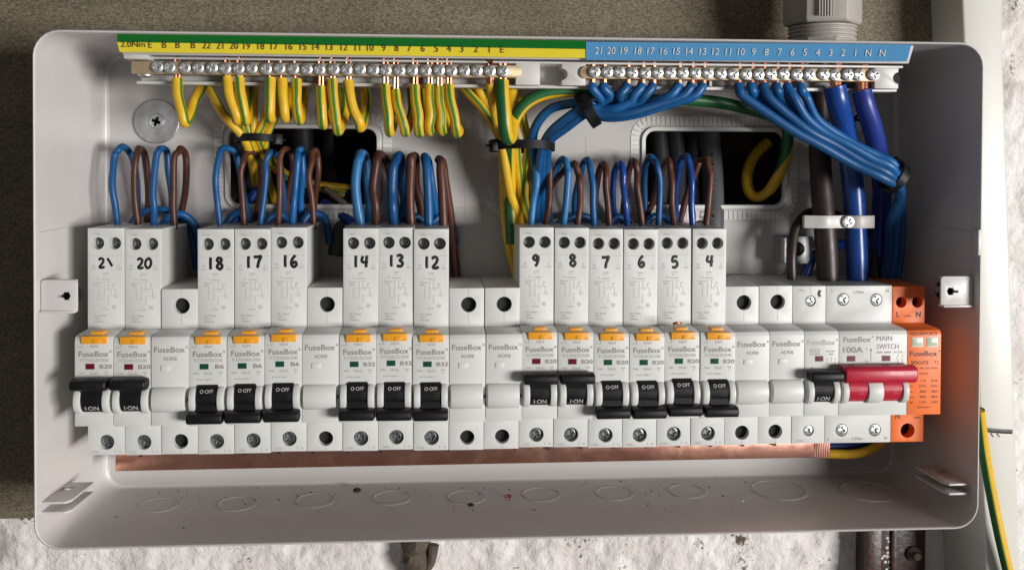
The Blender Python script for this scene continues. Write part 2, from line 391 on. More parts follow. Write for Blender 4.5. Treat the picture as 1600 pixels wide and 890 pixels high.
sec.insert(7, (2.0, HW-1.36, HH-1.26, 11.2)); sec.insert(9, (5.0, HW-1.53, HH-1.35, 11.2)); sec.insert(10, (YB-6, HW-5.6, HH-2.93, 10))
sh = MB().rings([straight(rrect(a, b, r, y)) for y, a, b, r in sec], False, False)
link('shell', sh.mesh('shell', EO, flipfix=False, sharp=50), M['box'], enc)
bp = MB().prism_xz([(p.x, p.z) for p in rrect(HW-7, HH-4.6, 9, 0)], YB, 79.5).mesh('back_panel', EO)
ct = MB()
for cx, cz, a, h in OPEN: ct.prism_xz([(p.x, p.z) for p in rrect(a, h, 7, 0, cx, cz)], 70, 90)
back = link('back_panel', carve(bp, ct.mesh('cut', EO)), M['back'], enc)
# moulded score lines in the back panel
sl = MB()
for (u0, v0, u1, v1) in ((727, 160, 727, 345), (735, 197, 778, 197), (700, 325, 800, 326), (916, 215, 916, 240), (1150, 345, 1230, 346)):
    a = at(u0, v0, YB); b = at(u1, v1, YB); sl = MB().tube([(a.x, YB, a.z), (b.x, YB, b.z)], 0.22, 6, 1, smooth=False)
    link('score_line', sl.mesh('score_line', EO), M['back'], enc)
# edging strips round the openings
for cx, cz, a, h in OPEN:
    g = MB(); R = [rrect(a+.4+d, h+.4+d, 7+d, y, cx, cz, 6) for d, y in ((-1.6, 79), (-1.6, 76.2), (-1.2, 75.5), (0.6, 75.4), (1.0, 75.9), (1.0, 77.1))]
    g.rings(R, False, False)
    e = link('cable_edging', g.mesh('cable_edging', EO, flipfix=False), M['trim'], enc)
    t = MB(); path = rrect(a+5.0, h+5.0, 10, 0, cx, cz, 8); path.append(path[0])
    L = [0]
    for p, q in zip(path, path[1:]): L.append(L[-1]+(q-p).length)
    n = int(L[-1]/2.75); k = 0
    for i in range(n):
        s_ = L[-1]*i/n
        while L[k+1] < s_: k += 1
        p = path[k].lerp(path[k+1], (s_-L[k])/(L[k+1]-L[k])); tg = (path[k+1]-path[k]).normalized(); nm = Vector((tg.z, 0, -tg.x))
        b = len(t.v); w2, l2 = 1.19, 2.5
        for yy, sc in ((YB+.05, 1.0), (YB-.4, .97)):
            for su, sv in ((-1,-1),(1,-1),(1,1),(-1,1)):
                q = p + tg*su*w2*sc + nm*sv*l2*sc; t.v.append(Vector((q.x, yy, q.z)))
        t.f += [tuple(b+i_ for i_ in f) for f in ((4,5,6,7),(0,1,5,4),(1,2,6,5),(2,3,7,6),(3,0,4,7))]
    o = link('edging_teeth', t.mesh('edging_teeth', EO), M['trim'], e); struct(o, 'stuff')
# knockouts in the floor
def floorz(Y): return -(HH-1.3 + (Y-3)*(-1.7)/(YB-6))
for (u, v), r in zip(((248,787),(370,785),(492,780),(612,776),(728,775),(845,771),(960,769),(1073,766),(1217,764),(1357,766)), [10.4]*8+[15.2, 15.2]):
    c = atz(u, v, -120.9); k = MB(); RR = []
    for rad, hh_ in ((r+.5, -.3), (r+.5, .12), (r+.15, .14), (r+.1, -.5), (r-.35, -.5), (r-.4, .16), (r-.7, .18), (r-1.0, -.3)):
        RR.append([Vector((c.x + rad*cos(2*pi*i/48), c.y + rad*.98*sin(2*pi*i/48), floorz(c.y + rad*.98*sin(2*pi*i/48)) + hh_)) for i in range(48)])
    k.rings(RR, False, False)
    link('knockout', k.mesh('knockout', EO, flipfix=False), M['box'], enc)
# lid fixing lugs on the side walls
def lug(sx):
    x0, x1 = 231.6, 214.6; z0, z1 = -11.2, 4.8; yf = 4.6
    poly = rrect((x0-x1)/2, (z1-z0)/2, 1.6, 0, (x0+x1)/2, (z0+z1)/2, 3)
    pl = MB().prism_xz([(sx*p.x, p.z) for p in poly], yf, yf+1.3).mesh('lug_plate', EO, bevel=0.35)
    cut = MB().prism_xz([(sx*(219.9+a), -3.0+b) for a, b in ((1.2, 1.9), (-1.3, 2.0), (-2.2, .2), (-1.3, -1.8), (1.0, -1.9), (1.7, -.7), (4.0, -.7), (4.0, .5), (1.9, .6))], 0, 12).mesh('cut', EO)
    L_ = link('lid_lug', carve(pl, cut), M['box'], enc)
    for ya, za, zb in ((yf+.3, z1-1.3, z1-.1), (yf-1.2, z0+.1, z0+1.3)):
        fl = MB().box(min(sx*x0, sx*(x1+1)), max(sx*x0, sx*(x1+1.2)), ya, yf+4.5, za, zb)
        link('lug_flange', fl.mesh('lug_flange', EO, bevel=0.4), M['box'], L_)
    hk = MB().cyl((sx*219.6, yf+6, -3.0), (0, 1, 0), 5, 5, .4); link('lug_hole_dark', hk.mesh('lug_hole_dark', EO), M['hole'], L_)  # black disc behind the keyhole, standing in for the shade within
lug(-1); lug(1)
# slotted corner brackets near the floor
for sx in (-1, 1):
    for zz, nm in ((-102.6, 'bracket_top'), (-107.4, 'bracket_bottom')):
        pts = [(232.4, 5), (220.6, 5), (218.6, 8), (217.4, 33), (230.5, 33), (230.6, 27), (224, 26.6), (224, 21), (231, 20.6)]
        if nm == 'bracket_bottom': pts = [(232.4, 5), (220.6, 5), (218.6, 8), (217.4, 33), (230.5, 33)]
        link(nm, MB().prism_xy([(sx*x, y) for x, y in pts], zz-.55, zz+.55).mesh(nm, EO, bevel=0.25), M['box'], enc)
    link('bracket_web', MB().box(min(sx*226.0, sx*230.6), max(sx*226.0, sx*230.6), 22.2, 25.0, -106.8, -103.2).mesh('bracket_web', EO), M['box'], enc)
# folded seam on each side wall, small rim notch
for sx in (-1, 1):
    s_ = MB().tube([(sx*(HW-1.75), 4, 27.5), (sx*(HW-3.6), 36, 28.2), (sx*(HW-5.6), 70, 28.6)], 0.3, 6, 4)
    link('fold_line', s_.mesh('fold_line', EO), M['box'], enc)
    s_ = MB().tube([(sx*(HW-8.6), YB-.3, -110), (sx*(HW-8.6), YB-.3, 108)], 0.3, 6, 1, smooth=False)
    link('fold_line', s_.mesh('fold_line', EO), M['box'], enc)
link('rim_tab', MB().box(231.0, 232.6, -.7, 6, 16, 29).mesh('rim_tab', EO, bevel=.3), M['box'], enc)

# =================================================================== SCREWS
def screw_mesh(name, r, dome=0.8, slot=0.62, wd=0.20, h=2.2):
    a = MB().lathe((0, 0, 0), (0, -1, 0), [(r*.98, -h), (r, 0), (r*.93, dome*.55), (r*.6, dome*.92), (r*.15, dome)], 24).mesh(name)
    def plus(L, ww, rot):
        q = [(ww, L), (-ww, L), (-ww, ww), (-L, ww), (-L, -ww), (-ww, -ww), (-ww, -L), (ww, -L), (ww, -ww), (L, -ww), (L, ww), (ww, ww)]
        return [(x*cos(rot) - z*sin(rot), x*sin(rot) + z*cos(rot)) for x, z in q]
    c = MB().prism_xz(plus(r*slot, r*wd, 0), -dome-2, -dome+1.2)
    m_ = carve(a, c.mesh('cut'))
    c = MB().prism_xz(plus(r*.66, r*.065, radians(45)), -dome-2.1, -dome+.5)
    return carve(m_, c.mesh('cut'))
SCREW = screw_mesh('terminal_screw', 3.35)
SCREW_BAR = screw_mesh('bar_screw', 3.1, 1.1, .66, .17)
SCREW_S = screw_mesh('small_screw', 2.75)
SCREW_L = screw_mesh('fixing_screw', 4.1, 0.7, .62, .2)
for a, b in ((SCREW, 'dsteel'), (SCREW_BAR, 'steel'), (SCREW_S, 'steel'), (SCREW_L, 'steel')): a.materials.append(M[b])

# =================================================================== MODULES
X0, PITCHM = -216.34, 18.0
MO = (0.0, 70.0, -85.2)                       # module origin: bottom, back, left
YBODY, YN = 22.0, 5.5
def profile(top): return [(70, top), (YBODY+.2, top), (YBODY, top-.2), (YBODY, -22), (8.5, -22.5), (6.3, -23.2), (YN, -25), (YN, -66.2), (YBODY, -66.2), (YBODY, -85.2), (70, -85.2)]
def housing(name, top, wd, holes, slots):
    a = MB().prism(profile(top), .12, wd-.12).mesh(name, MO, bevel=.35)
    c = MB()
    for x, z, r, d in holes: c.cyl((x, YBODY-2, z), (0, 1, 0), r, r, d+2, 28)
    for x0, x1, z0, z1 in slots: c.prism([(YN-2, z1), (17, z1), (17, z0+2.5), (YN+4.0, z0+2.0), (YN-2, z0-1.0)], x0, x1)
    return carve(a, c.mesh('cut', MO))
RC_H = [(5.1, 20.6, 3.05, 10), (13.3, 20.6, 3.05, 10), (9.2, -78.8, 3.75, 9)]
H_RCBO = housing('rcbo_housing', 28.2, 18, RC_H, [(3.9, 14.1, -58.6, -46.8)])
H_BLANK = housing('blank_housing', -2.1, 18, [(10.0, -10.6, 3.95, 14), (9.4, -78.8, 3.75, 14)], [])
H_MCB = housing('mcb_housing', -2.1, 18, [(9.6, -10.0, 2.95, 9), (9.2, -78.4, 2.95, 9)], [(3.9, 14.1, -58.6, -46.8)])
H_MAIN = housing('main_housing', -2.1, 36, [(9.2, -9.3, 3.4, 9), (27.2, -9.6, 3.4, 9), (9.2, -78.4, 3.4, 9), (27.2, -78.6, 3.4, 9)], [(3.9, 14.1, -58.6, -46.8), (21.9, 32.1, -58.6, -46.8)])
H_SPD = housing('spd_housing', -2.6, 18, [(5.0, -11.0, 2.95, 12), (13.8, -11.0, 2.95, 12), (9.2, -79.2, 3.9, 12)], [])
for me_, k in ((H_RCBO, 'mod'), (H_BLANK, 'blankp'), (H_MCB, 'mod'), (H_MAIN, 'mod'), (H_SPD, 'orange')): me_.materials.append(M[k])
DZ, DY, DR = -52.6, 9.0, 7.3                  # rocker drum axis and radius
def arc(cz, cy, ry, rz, a0, a1, n=12): return [(cy - ry*cos(radians(a0+(a1-a0)*i/n)), cz + rz*sin(radians(a0+(a1-a0)*i/n))) for i in range(n+1)]
def guard_poly(dep=5.4, hz=6.5): return arc(-53.5, 6.2, dep, hz, 90, -90, 14) + [(9, -53.5-hz), (9, -53.5+hz)]
G_L = MB().prism(guard_poly(), .75, 3.9).mesh('toggle_guard', MO, bevel=.5); G_R = MB().prism(guard_poly(), 14.1, 17.3).mesh('toggle_guard', MO, bevel=.5)
G_M = MB().prism(guard_poly(), 14.1, 21.9).mesh('toggle_guard', MO, bevel=.5); G_R2 = MB().prism(guard_poly(), 32.1, 35.3).mesh('toggle_guard', MO, bevel=.5)
for g in (G_L, G_R, G_M, G_R2): g.materials.append(M['mod'])
BULGE = MB().prism(guard_poly(4.6, 6.3), .8, 16.6).mesh('blank_cover', MO, bevel=.5); BULGE.materials.append(M['blankp'])
BTICK = MB(); BTICK.box(1.2, 1.6, YN-.12, YN, -60.2, -47); BTICK.box(1.2, 4, YN-.12, YN, -60.3, -59.9)
def toggle(on, x0=0.45, x1=17.55, drums=((4.15, 13.85),), bz=None, bh=2.8):
    t = MB(); zc = bz if bz else (-44.6 if on else -61.0); yc = 0.6
    bar = []
    for i in range(16):
        a = 2*pi*i/16; c_, s_ = cos(a), sin(a)
        bar.append((yc + math.copysign(abs(c_)**.7, c_)*4.2, zc + math.copysign(abs(s_)**.7, s_)*bh))
    t.rings([[Vector((x, yc+(y-yc)*k_, zc+(z-zc)*k_)) for y, z in bar] for x, k_ in ((x0, .72), (x0+.25, .9), (x0+.8, 1), (x1-.8, 1), (x1-.25, .9), (x1, .72))])
    for a, b in drums:
        t.prism([(DY - DR*cos(radians(i*15)), DZ + DR*sin(radians(i*15))) for i in range(24)], a, b)
        zs = 1 if on else -1
        t.prism([(1.2, zc - zs*1.5), (5.0, zc + zs*.5), (8, DZ + zs*4), (2.6, DZ + zs*2)], a+.03, b-.03)
        for k in (1, 2, 3):                    # grip ribs
            a_ = radians((-zs)*(3+10*k-20)); cy = DY-(DR+.05)*cos(a_); cz = DZ+(DR+.05)*sin(a_)
            t.tube([(a+.4, cy, cz), (b-.4, cy, cz)], .16, 6, 1, smooth=False)
    return t
T_ON = toggle(True).mesh('toggle', MO, bevel=.25, seg=1); T_OFF = toggle(False).mesh('toggle', MO, bevel=.25, seg=1)
T_ON.materials.append(M['black']); T_OFF.materials.append(M['black'])
T_RED = toggle(True, -.3, 37.4, ((4.15, 13.85), (22.15, 31.85)), -43.9, 4.4).mesh('toggle', MO, bevel=.25, seg=1); T_RED.materials.append(M['red'])
def drumtext(t, on):
    V, F, x0, x1, hh = glyphs(t); mb = MB(); sc = 6.3/(x1-x0); a0 = radians(-33 if on else 30)
    for a, c in V:
        ph = a0 + ((c-hh/2)*sc*1.15)/DR; mb.v.append(Vector((9.1+(a-(x0+x1)/2)*sc, DY-(DR+.14)*cos(ph), DZ+(DR+.14)*sin(ph))))
    mb.f = list(F); me = mb.mesh('toggle_lettering', MO, flipfix=False); me.materials.append(M['inkw']); return me
TX_ON = drumtext('I·ON', True); TX_OFF = drumtext('O·OFF', False)
def button():
    b = MB(); b.box(3.2, 15.3, YN-.9, YN+3, -26.4, -22.75); return b
BTN = button().mesh('test_button', MO, bevel=.4); BTN.materials.append(M['amber'])
BTN2 = MB().box(8.9, 12.4, YN-1.25, YN, -26.3, -24.2).mesh('button_ridge', MO, bevel=.2); BTN2.materials.append(M['amber'])
BTN3 = MB().box(6.4, 12.6, YN+3.2, YN+9, -22.6, -21.2).mesh('button_stem', MO, bevel=.2); BTN3.materials.append(M['amber'])
def window(col, x0=5.2, x1=9.4, z0=-38.7, z1=-36.0):
    me = MB().box(x0, x1, YN-.12, YN+1, z0, z1).mesh('indicator_window', MO); me.materials.append(M[col]); return me
W_R, W_G = window('indr'), window('indg')
def disc(x, z, r, y, k, nm):
    me = MB().cyl((x, y, z), (0, 1, 0), r, r, .5, 24).mesh(nm, MO); me.materials.append(M[k]); return me
D_U1 = screw_mesh('terminal_screw', 2.6); D_U1.materials.append(M['dsteel'])
D_B1 = disc(10.0, -10.6, 3.9, YBODY+3.5, 'hole', 'hole_dark_disc'); D_B2 = disc(9.4, -78.8, 3.7, YBODY+3.5, 'hole', 'hole_dark_disc')  # black discs set in the holes so their depth looks dark
yp = YN-.10; yb = YBODY-.10
def lettering(code, rating, on):
    p = MB()
    p.text('TEST', 9.3, -27.7, yp, h=1.15, wd=4.4); p.text('FuseBox', 9.0, -31.3, yp, h=2.6, wd=14.0, off=.012); p.text('®', 16.9, -30.2, yp, h=1.1)
    p.bar2(1.2, -28.0, 3.6, -28.0, .14, yp); p.bar2(3.6, -28.0, 3.6, -26.0, .14, yp)
    p.text(rating, 14.7, -37.4, yp, h=1.9, wd=(5.8 if len(rating) > 2 else 4.2), off=.02)
    me = p.mesh('lettering', MO, flipfix=False); me.materials.append(M['ink'])
    q = MB(); q.text(code, 9.3, -34.3, yp, h=1.55, wd=13.4); q.text('10kA', 3.6, -40.6, yp, h=.95); q.text('30mA', 9.2, -40.6, yp, h=1.25); q.text('Type', 15.0, -40.2, yp, h=.8); q.text('A', 15.0, -41.5, yp, h=.8)
    if not on: q.text('BS EN 61009-1', 7.2, -43.7, yp, h=.85)
    parts = [('fine_print', q)]; q = MB()
    q.text('1.2Nm', 4.4, 25.3, yb, h=1.05); q.bar2(.5, 14.4, 17.5, 14.4, .12, yb)
    for x, s_ in ((3.0, 'N'), (15.3, 'L')):
        q.text(s_, x, 9.6, yb, h=1.2); q.text('OUT', x, 7.9, yb, h=.85)
    q.text('LOAD', 8.9, 5.6, yb, h=.8); q.text('N', 8.2, 4.4, yb, h=.8); q.text('L', 9.8, 4.4, yb, h=.8); q.text('N', 5.4, 2.9, yb, h=.9); q.text('OUT', 8.0, 2.6, yb, h=.8); q.text('OUT', 10.2, 2.6, yb, h=.8)
    q.text('In-house', 5.2, 1.0, yb, h=.8); q.text('30ms', 4.6, -.3, yb, h=.75); q.text('Id', 12.9, .0, yb, h=.9)
    for a in ((7.6, 1.4, 11.6, 1.4), (8.2, 1.4, 8.2, -7.2), (10.2, 1.4, 10.2, -3.2), (5.6, -1, 5.6, -7.2), (5.6, -7.2, 8.2, -7.2), (7.8, -2, 13.6, -2), (13.6, -2, 13.6, -6.4), (12.4, -.6, 12.4, -2), (10.2, -5.6, 13.2, -5.6), (10.2, -5.6, 10.2, -10), (12.9, -5, 14.6, -5), (14.6, -5, 14.6, -6.4), (12.9, -6.4, 14.6, -6.4), (11.4, -2, 11.4, -3.8), (7.2, -9.6, 7.2, -9.0)):
        q.bar2(*a, .13, yb)
    q.text('L', 8.6, -11.0, yb, h=.9); q.text('In-house', 8.8, -12.3, yb, h=.75)
    c0 = Vector((12.9, 0, -11.2))
    for i in range(8):
        a, b = pi*i/4, pi*(i+1)/4; q.bar2(c0.x+1.05*cos(a), c0.z+1.05*sin(a), c0.x+1.05*cos(b), c0.z+1.05*sin(b), .12, yb)
    for i in range(3): q.bar2(c0.x-.9*cos(pi*i/3), c0.z-.9*sin(pi*i/3), c0.x+.9*cos(pi*i/3), c0.z+.9*sin(pi*i/3), .1, yb-.01*i)
    q.text('IΔn=30mA', 3.4, -15.4, yb, h=.95, al='L'); q.text('230V~', 3.4, -16.9, yb, h=.95, al='L'); q.text('50/60Hz', 3.4, -18.4, yb, h=.95, al='L')
    parts.append(('wiring_diagram', q)); q = MB(); parts.append(('terminal_print', q))
    q.text('2.5Nm', 3.6, -83.6, yb, h=.95); q.text('L', 13.7, -83.4, yb, h=1.5); q.text('IN', 15.9, -83.6, yb, h=.9)
    out = []
    for nm, q in parts:
        m2 = q.mesh(nm, MO, flipfix=False); m2.materials.append(M['inkf']); out.append((nm, m2))
    return me, out
LET = {}
# hand written circuit numbers
DIG = {'0': [[(.45,1.35),(.1,1.0),(.05,.4),(.4,.02),(.85,.4),(.9,1.0),(.6,1.35),(.3,1.2)]], '1': [[(.45,1.4),(.42,.7),(.45,0)]], '2': [[(.0,1.1),(.35,1.35),(.75,1.1),(.55,.6),(.05,.08)],[(.05,.08),(.5,.0),(.95,.15)]],
 '3': [[(.05,1.25),(.5,1.38),(.8,1.1),(.45,.75),(.85,.45),(.6,.05),(.05,.1)]], '4': [[(.25,1.35),(.1,.75),(.45,.6),(.95,.7)],[(.8,1.4),(.72,.7),(.68,.0)]], '5': [[(.85,1.35),(.25,1.3),(.15,.75),(.6,.8),(.85,.4),(.5,.02),(.1,.1)]],
 '6': [[(.65,1.4),(.25,.95),(.1,.4),(.4,.02),(.8,.25),(.65,.6),(.2,.4)]], '7': [[(.0,1.3),(.5,1.3),(.95,1.35),(.65,.7),(.5,.0)]], '8': [[(.7,1.25),(.35,1.35),(.15,1.05),(.5,.75),(.85,.4),(.55,.02),(.15,.3),(.45,.75),(.75,1.05),(.65,1.3)]],
 '9': [[(.8,1.1),(.4,1.35),(.1,1.0),(.45,.75),(.8,1.15),(.7,.5),(.4,.0)]], '!': [[(.2,1.35),(.55,.85),(.95,.2)]]}
def hand(num, x, z, h, gap):
    mb = MB(); wd = h*.62; x -= (len(num)*wd*.9 + (len(num)-1)*gap)/2
    for ch in num:
        for st in DIG[ch]: mb.tube([(x+a*wd, YBODY-.02, z+(b-.7)*h/1.4) for a, b in st], h*.13, 8, 5, squash=(1, .22, 1))
        x += wd*.9 + gap
    me = mb.mesh('marker_number', MO); me.materials.append(M['marker']); return me
WORD = dict(zip(range(1, 23), 'one two three four five six seven eight nine ten eleven twelve thirteen fourteen fifteen sixteen seventeen eighteen nineteen twenty twenty-one twenty-two'.split()))
def wd_(n): return WORD[int(n)] if str(n).isdigit() else n
def rcbo(i, num, code, rating, on, written=None):
    st = 'switched on with lever up' if on else 'switched off with lever down'
    t = thing('circuit_breaker', f'white tall breaker handwritten with number {wd_(num)} in black marker, {st}', 'breaker', (X0+PITCHM*i+random.uniform(-.07, .07), 70+random.uniform(-.3, .3), -85.2+random.uniform(-.35, .35)), 'tall circuit breakers along the rail'); t.rotation_euler = (radians(random.uniform(-.2, .2)), radians(random.uniform(-.12, .12)), 0)
    link('housing', H_RCBO, None, t); link('toggle_guard', G_L, None, t); link('toggle_guard', G_R, None, t)
    tg = link('toggle', T_ON if on else T_OFF, None, t, (random.uniform(-.15, .15), 0, random.uniform(-.35, .35))); link('toggle_lettering', TX_ON if on else TX_OFF, None, tg)
    b = link('test_button', BTN, None, t); link('button_ridge', BTN2, None, b); link('button_stem', BTN3, None, b)
    link('indicator_window', W_R if on else W_G, None, t)
    k = (code, rating, on)
    if k not in LET: LET[k] = lettering(*k)
    link('lettering', LET[k][0], None, t); 
    for nm, m2 in LET[k][1]: link(nm, m2, None, t)
    for x in (5.1, 13.3): link('terminal_screw', D_U1, None, t, (x, YBODY+5.5-70, 20.6+85.2), (0, random.uniform(0, 1.5), 0))
    link('terminal_screw', SCREW, None, t, (9.2, YBODY+2.6-70, -78.8+85.2), (0, random.uniform(0, 1.5), 0))
    link('marker_number', hand(written or num, 9.0+random.uniform(-.4, .6), 11.2+random.uniform(-.4, .4), {'21': 4.9, '20': 5.1}.get(num, 6.0), .9), M['marker'], t)
spec = [(0,'21','RTA062030B','B20',1,'2!'),(1,'20','RTA062030B','B20',1,None),(3,'18','RTA060630B','B6',0,None),(4,'17','RTA060630B','B6',0,None),(5,'16','RTA060630B','B6',0,None),
        (7,'14','RTA063230B','B32',0,None),(8,'13','RTA063230B','B32',0,None),(9,'12','RTA063230B','B32',0,None),(12,'9','RTA062030B','B20',1,None),(13,'8','RTA062030B','B20',1,None),
        (14,'7','RTA062030B','B20',0,None),(15,'6','RTA062030B','B20',0,None),(16,'5','RTA062030B','B20',0,None),(17,'4','RTA062030B','B20',0,None)]
for a in spec: rcbo(*a)
# blanks
bl = MB(); bl.text('FuseBox', 8.7, -29.2, yp, h=2.7, wd=14.6, off=.012); bl.text('®', 17.0, -28.0, yp, h=1.1); bl.text('ADRB', 9.0, -33.6, yp, h=1.75)
BL_L = bl.mesh('lettering', MO, flipfix=False); BL_L.materials.append(M['ink'])
BL_S = MB().box(4.6, 8.9, YN-.35, YN, -39.6, -36.9).mesh('moulded_tab', MO, bevel=.25); BL_S.materials.append(M['blankp'])
BL_G = []
for q_ in ((10, -20.5, 10, -14.8), (10, -6.4, 10, -2.6), (9.4, -84.8, 9.4, -83)):
    g_ = MB().bar2(*q_, .12, yb).mesh('mould_line', MO, flipfix=False); g_.materials.append(M['inkf']); BL_G.append(g_)
BLT = MB().box(17.0, 17.7, YN-.4, YN, -54.4, -52.9).mesh('cover_catch', MO); BLT.materials.append(M['hole'])
for i, lb in ((2, 'white blank module between breakers twenty and eighteen'), (6, 'white blank module between breakers sixteen and fourteen'), (10, 'white blank module right beside breaker twelve'),
              (11, 'white blank module left beside breaker nine'), (18, 'white blank module right beside breaker four'), (19, 'white blank module left beside the small single breaker')):
    t = thing('blank_module', lb, 'blank module', (X0+PITCHM*i+random.uniform(-.07, .07), 70+random.uniform(-.3, .3), -85.2+random.uniform(-.35, .35)), 'blank modules on the rail'); t.rotation_euler = (radians(random.uniform(-.2, .2)), radians(random.uniform(-.12, .12)), 0)
    link('housing', H_BLANK, None, t); link('blank_cover', BULGE, None, t); link('lettering', BL_L, None, t); link('moulded_tab', BL_S, None, t); [link('mould_line', g_, None, t) for g_ in BL_G]
    link('hole_dark_disc', D_B1, None, t); link('hole_dark_disc', D_B2, None, t); link('cover_catch', BLT, None, t)
def prints(p, m_, t):
    for nm, test in (('lettering', lambda v: v.y < YN), ('terminal_print', lambda v: v.y > YN and v.z > -40), ('terminal_print', lambda v: v.y > YN and v.z < -40)):
        q = MB(); mp_ = {}
        for f in p.f:
            if test(p.v[f[0]]):
                for i_ in f:
                    if i_ not in mp_: mp_[i_] = len(q.v); q.v.append(p.v[i_])
                q.f.append(tuple(mp_[i_] for i_ in f))
        link(nm, q.mesh(nm, MO, flipfix=False), m_, t)
# small single breaker
t = thing('miniature_breaker', 'small white single breaker with black lever beside red main switch', 'breaker', (X0+PITCHM*20, 70, -85.2))
link('housing', H_MCB, None, t); link('toggle_guard', G_L, None, t); link('toggle_guard', G_R, None, t)
tg = link('toggle', T_ON, None, t); link('toggle_lettering', TX_ON, None, tg); link('indicator_window', window('indr', 5.6, 9.8, -38.3, -35.6), None, t)
p = MB(); p.text('FuseBox', 8.8, -28.6, yp, h=2.7, wd=14.4, off=.012); p.text('®', 16.9, -27.4, yp, h=1.1); p.text('B32', 5.6, -32.8, yp, h=1.9, wd=5.2, off=.015); p.text('BSEN60898', 5.6, -34.6, yp, h=.75)
p.text('230/400V', 13.6, -33.2, yp, h=.85); p.text('6000', 13.9, -34.7, yp, h=.85); p.bar2(12, -36.4, 12, -40, .13, yp); p.bar2(12, -40, 16.2, -40, .13, yp); p.bar2(16.2, -36.4, 16.2, -40, .13, yp); p.bar2(14, -36, 14.4, -38.5, .13, yp); p.text('10kA', 4.4, -41.6, yp, h=.8)
p.text('2.0Nm', 4.6, -4.3, yb, h=.95); p.text('2.0Nm', 4.4, -83.6, yb, h=.9); p.bar2(9.6, -2.6, 9.6, -6.5, .12, yb)
prints(p, M['inkf'], t)
mk = MB().tube([(14.9, YBODY-.02, -4.4), (14.1, YBODY-.02, -6.0), (14.8, YBODY-.02, -7.8)], .75, 8, 5, squash=(1, .2, 1)).mesh('marker_number', MO); link('marker_number', mk, M['marker'], t)
link('terminal_screw', SCREW_S, None, t, (9.6, YBODY+1.2-70, -10.0+85.2), (0, .4, 0)); link('terminal_screw', SCREW_S, None, t, (9.2, YBODY+1.2-70, -78.4+85.2), (0, .9, 0))
# main switch
t = thing('main_switch', 'white double width main switch with wide red lever', 'main switch', (X0+PITCHM*21, 70, -85.2))
link('housing', H_MAIN, None, t); link('toggle_guard', G_L, None, t); link('toggle_guard', G_M, None, t); link('toggle_guard', G_R2, None, t); link('toggle', T_RED, None, t)
link('indicator_window', window('indr', 4.2, 8.6, -38.5, -35.7), None, t); link('indicator_window', window('indr', 22.6, 27.0, -38.5, -35.7), None, t)
p = MB(); p.text('FuseBox', 9.6, -27.3, yp, h=2.7, wd=14.4, off=.012); p.text('®', 17.6, -26.1, yp, h=1.1); p.text('100A', 7.4, -32.6, yp, h=2.9, wd=10.4, off=.015); p.text('MAIN', 23.8, -26.8, yp, h=2.5, wd=8.2); p.text('SWITCH', 25.6, -31.0, yp, h=2.5, wd=11.6)
p.text('230V~/400V~ AC22A', 26.6, -34.0, yp, h=.95, wd=14); p.text('I', 14.6, -32.3, yp, h=1.2); p.text('O', 14.6, -38.6, yp, h=1.4); p.bar2(16.8, -32.2, 16.8, -38.8, .2, yp); p.bar2(16.8, -32.0, 16.3, -33.4, .2, yp-.01); p.bar2(16.8, -32.0, 17.3, -33.4, .2, yp-.02)
for x in (31.2, 33.6): p.bar2(x, -35.2, x, -36.6, .16, yp); p.bar2(x-1, -36.8, x, -38.3, .16, yp); p.bar2(x, -38.4, x, -40.4, .16, yp)
p.bar2(31.2, -40.4, 33.6, -40.4, .16, yp)
p.text('L', 3.4, -4.6, yb, h=1.5); p.text('N', 33.3, -4.9, yb, h=1.5); p.text('2.5Nm', 17.6, -5.4, yb, h=1.5); p.text('L', 2.0, -83.0, yb, h=1.5); p.text('N', 33.2, -83.0, yb, h=1.5); p.text('2.5Nm', 17.6, -83.0, yb, h=1.5)
prints(p, M['ink'], t)
for x, z in ((9.2, -9.3), (27.2, -9.6), (9.2, -78.4), (27.2, -78.6)): link('terminal_screw', SCREW_S, None, t, (x, YBODY+.6-70, z+85.2), (0, random.uniform(0, 1.5), 0)).scale = (1.14, 1.14, 1.14)
# surge protector
t = thing('surge_protector', 'orange surge protection module at the right end of the row', 'surge protector', (X0+PITCHM*23, 70, -85.2))
link('housing', H_SPD, None, t)
for x, z, r in ((5.0, -11.0, 2.9), (13.8, -11.0, 2.9), (9.2, -79.2, 3.85)): link('hole_dark_disc', disc(x, z, r, YBODY+6, 'hole', 'hole_dark_disc'), None, t)  # black discs painted in for the dark of the three holes
for x in (2.6, 10.6):
    f = MB().box(x-.5, x+5.5, YN-.25, YN+.2, -31.4, -26.5).mesh('window_frame', MO, bevel=.15); f.materials.append(M['trim']); fo = link('window_frame', f, None, t)
    me = MB().box(x, x+5.0, YN-.45, YN+1, -30.9, -27.0).mesh('status_window', MO, bevel=.1); link('status_window', me, M['lens'], fo)
p = MB(); p.text('RED:REPLACE', 8.8, -24.7, yp, h=1.7, wd=14.4); p.text('FuseBox', 8.6, -34.8, yp, h=2.6, wd=14.6, off=.015); p.text('®', 17.0, -33.6, yp, h=1.0); p.text('SPDCUT2', 6.6, -39.5, yp, h=1.7, wd=9.2, off=.02); p.text('T2', 15.4, -39.5, yp, h=1.7)
p.text('SURGE PROTECTION', 8.9, -42.4, yp, h=.95, wd=14.4); p.text('DEVICE', 8.9, -45.1, yp, h=1.0)
for k, (a, b, c) in enumerate((('', 'L-N', 'N-PE'), ('Uc:', '275V~', '255V~'), ('In:', '20kA', '20kA'), ('Imax:', '40kA', '40kA'), ('Up:', '1.5kV', '1.5kV'))):
    z = -48.8 - k*2.75
    if a: p.text(a, 2.4, z, yp, h=1.05)
    p.text(b, 8.6, z, yp, h=1.2); p.text(c, 14.6, z, yp, h=1.2)
p.text('BSEN61643-11', 9.2, -62.4, yp, h=.9)
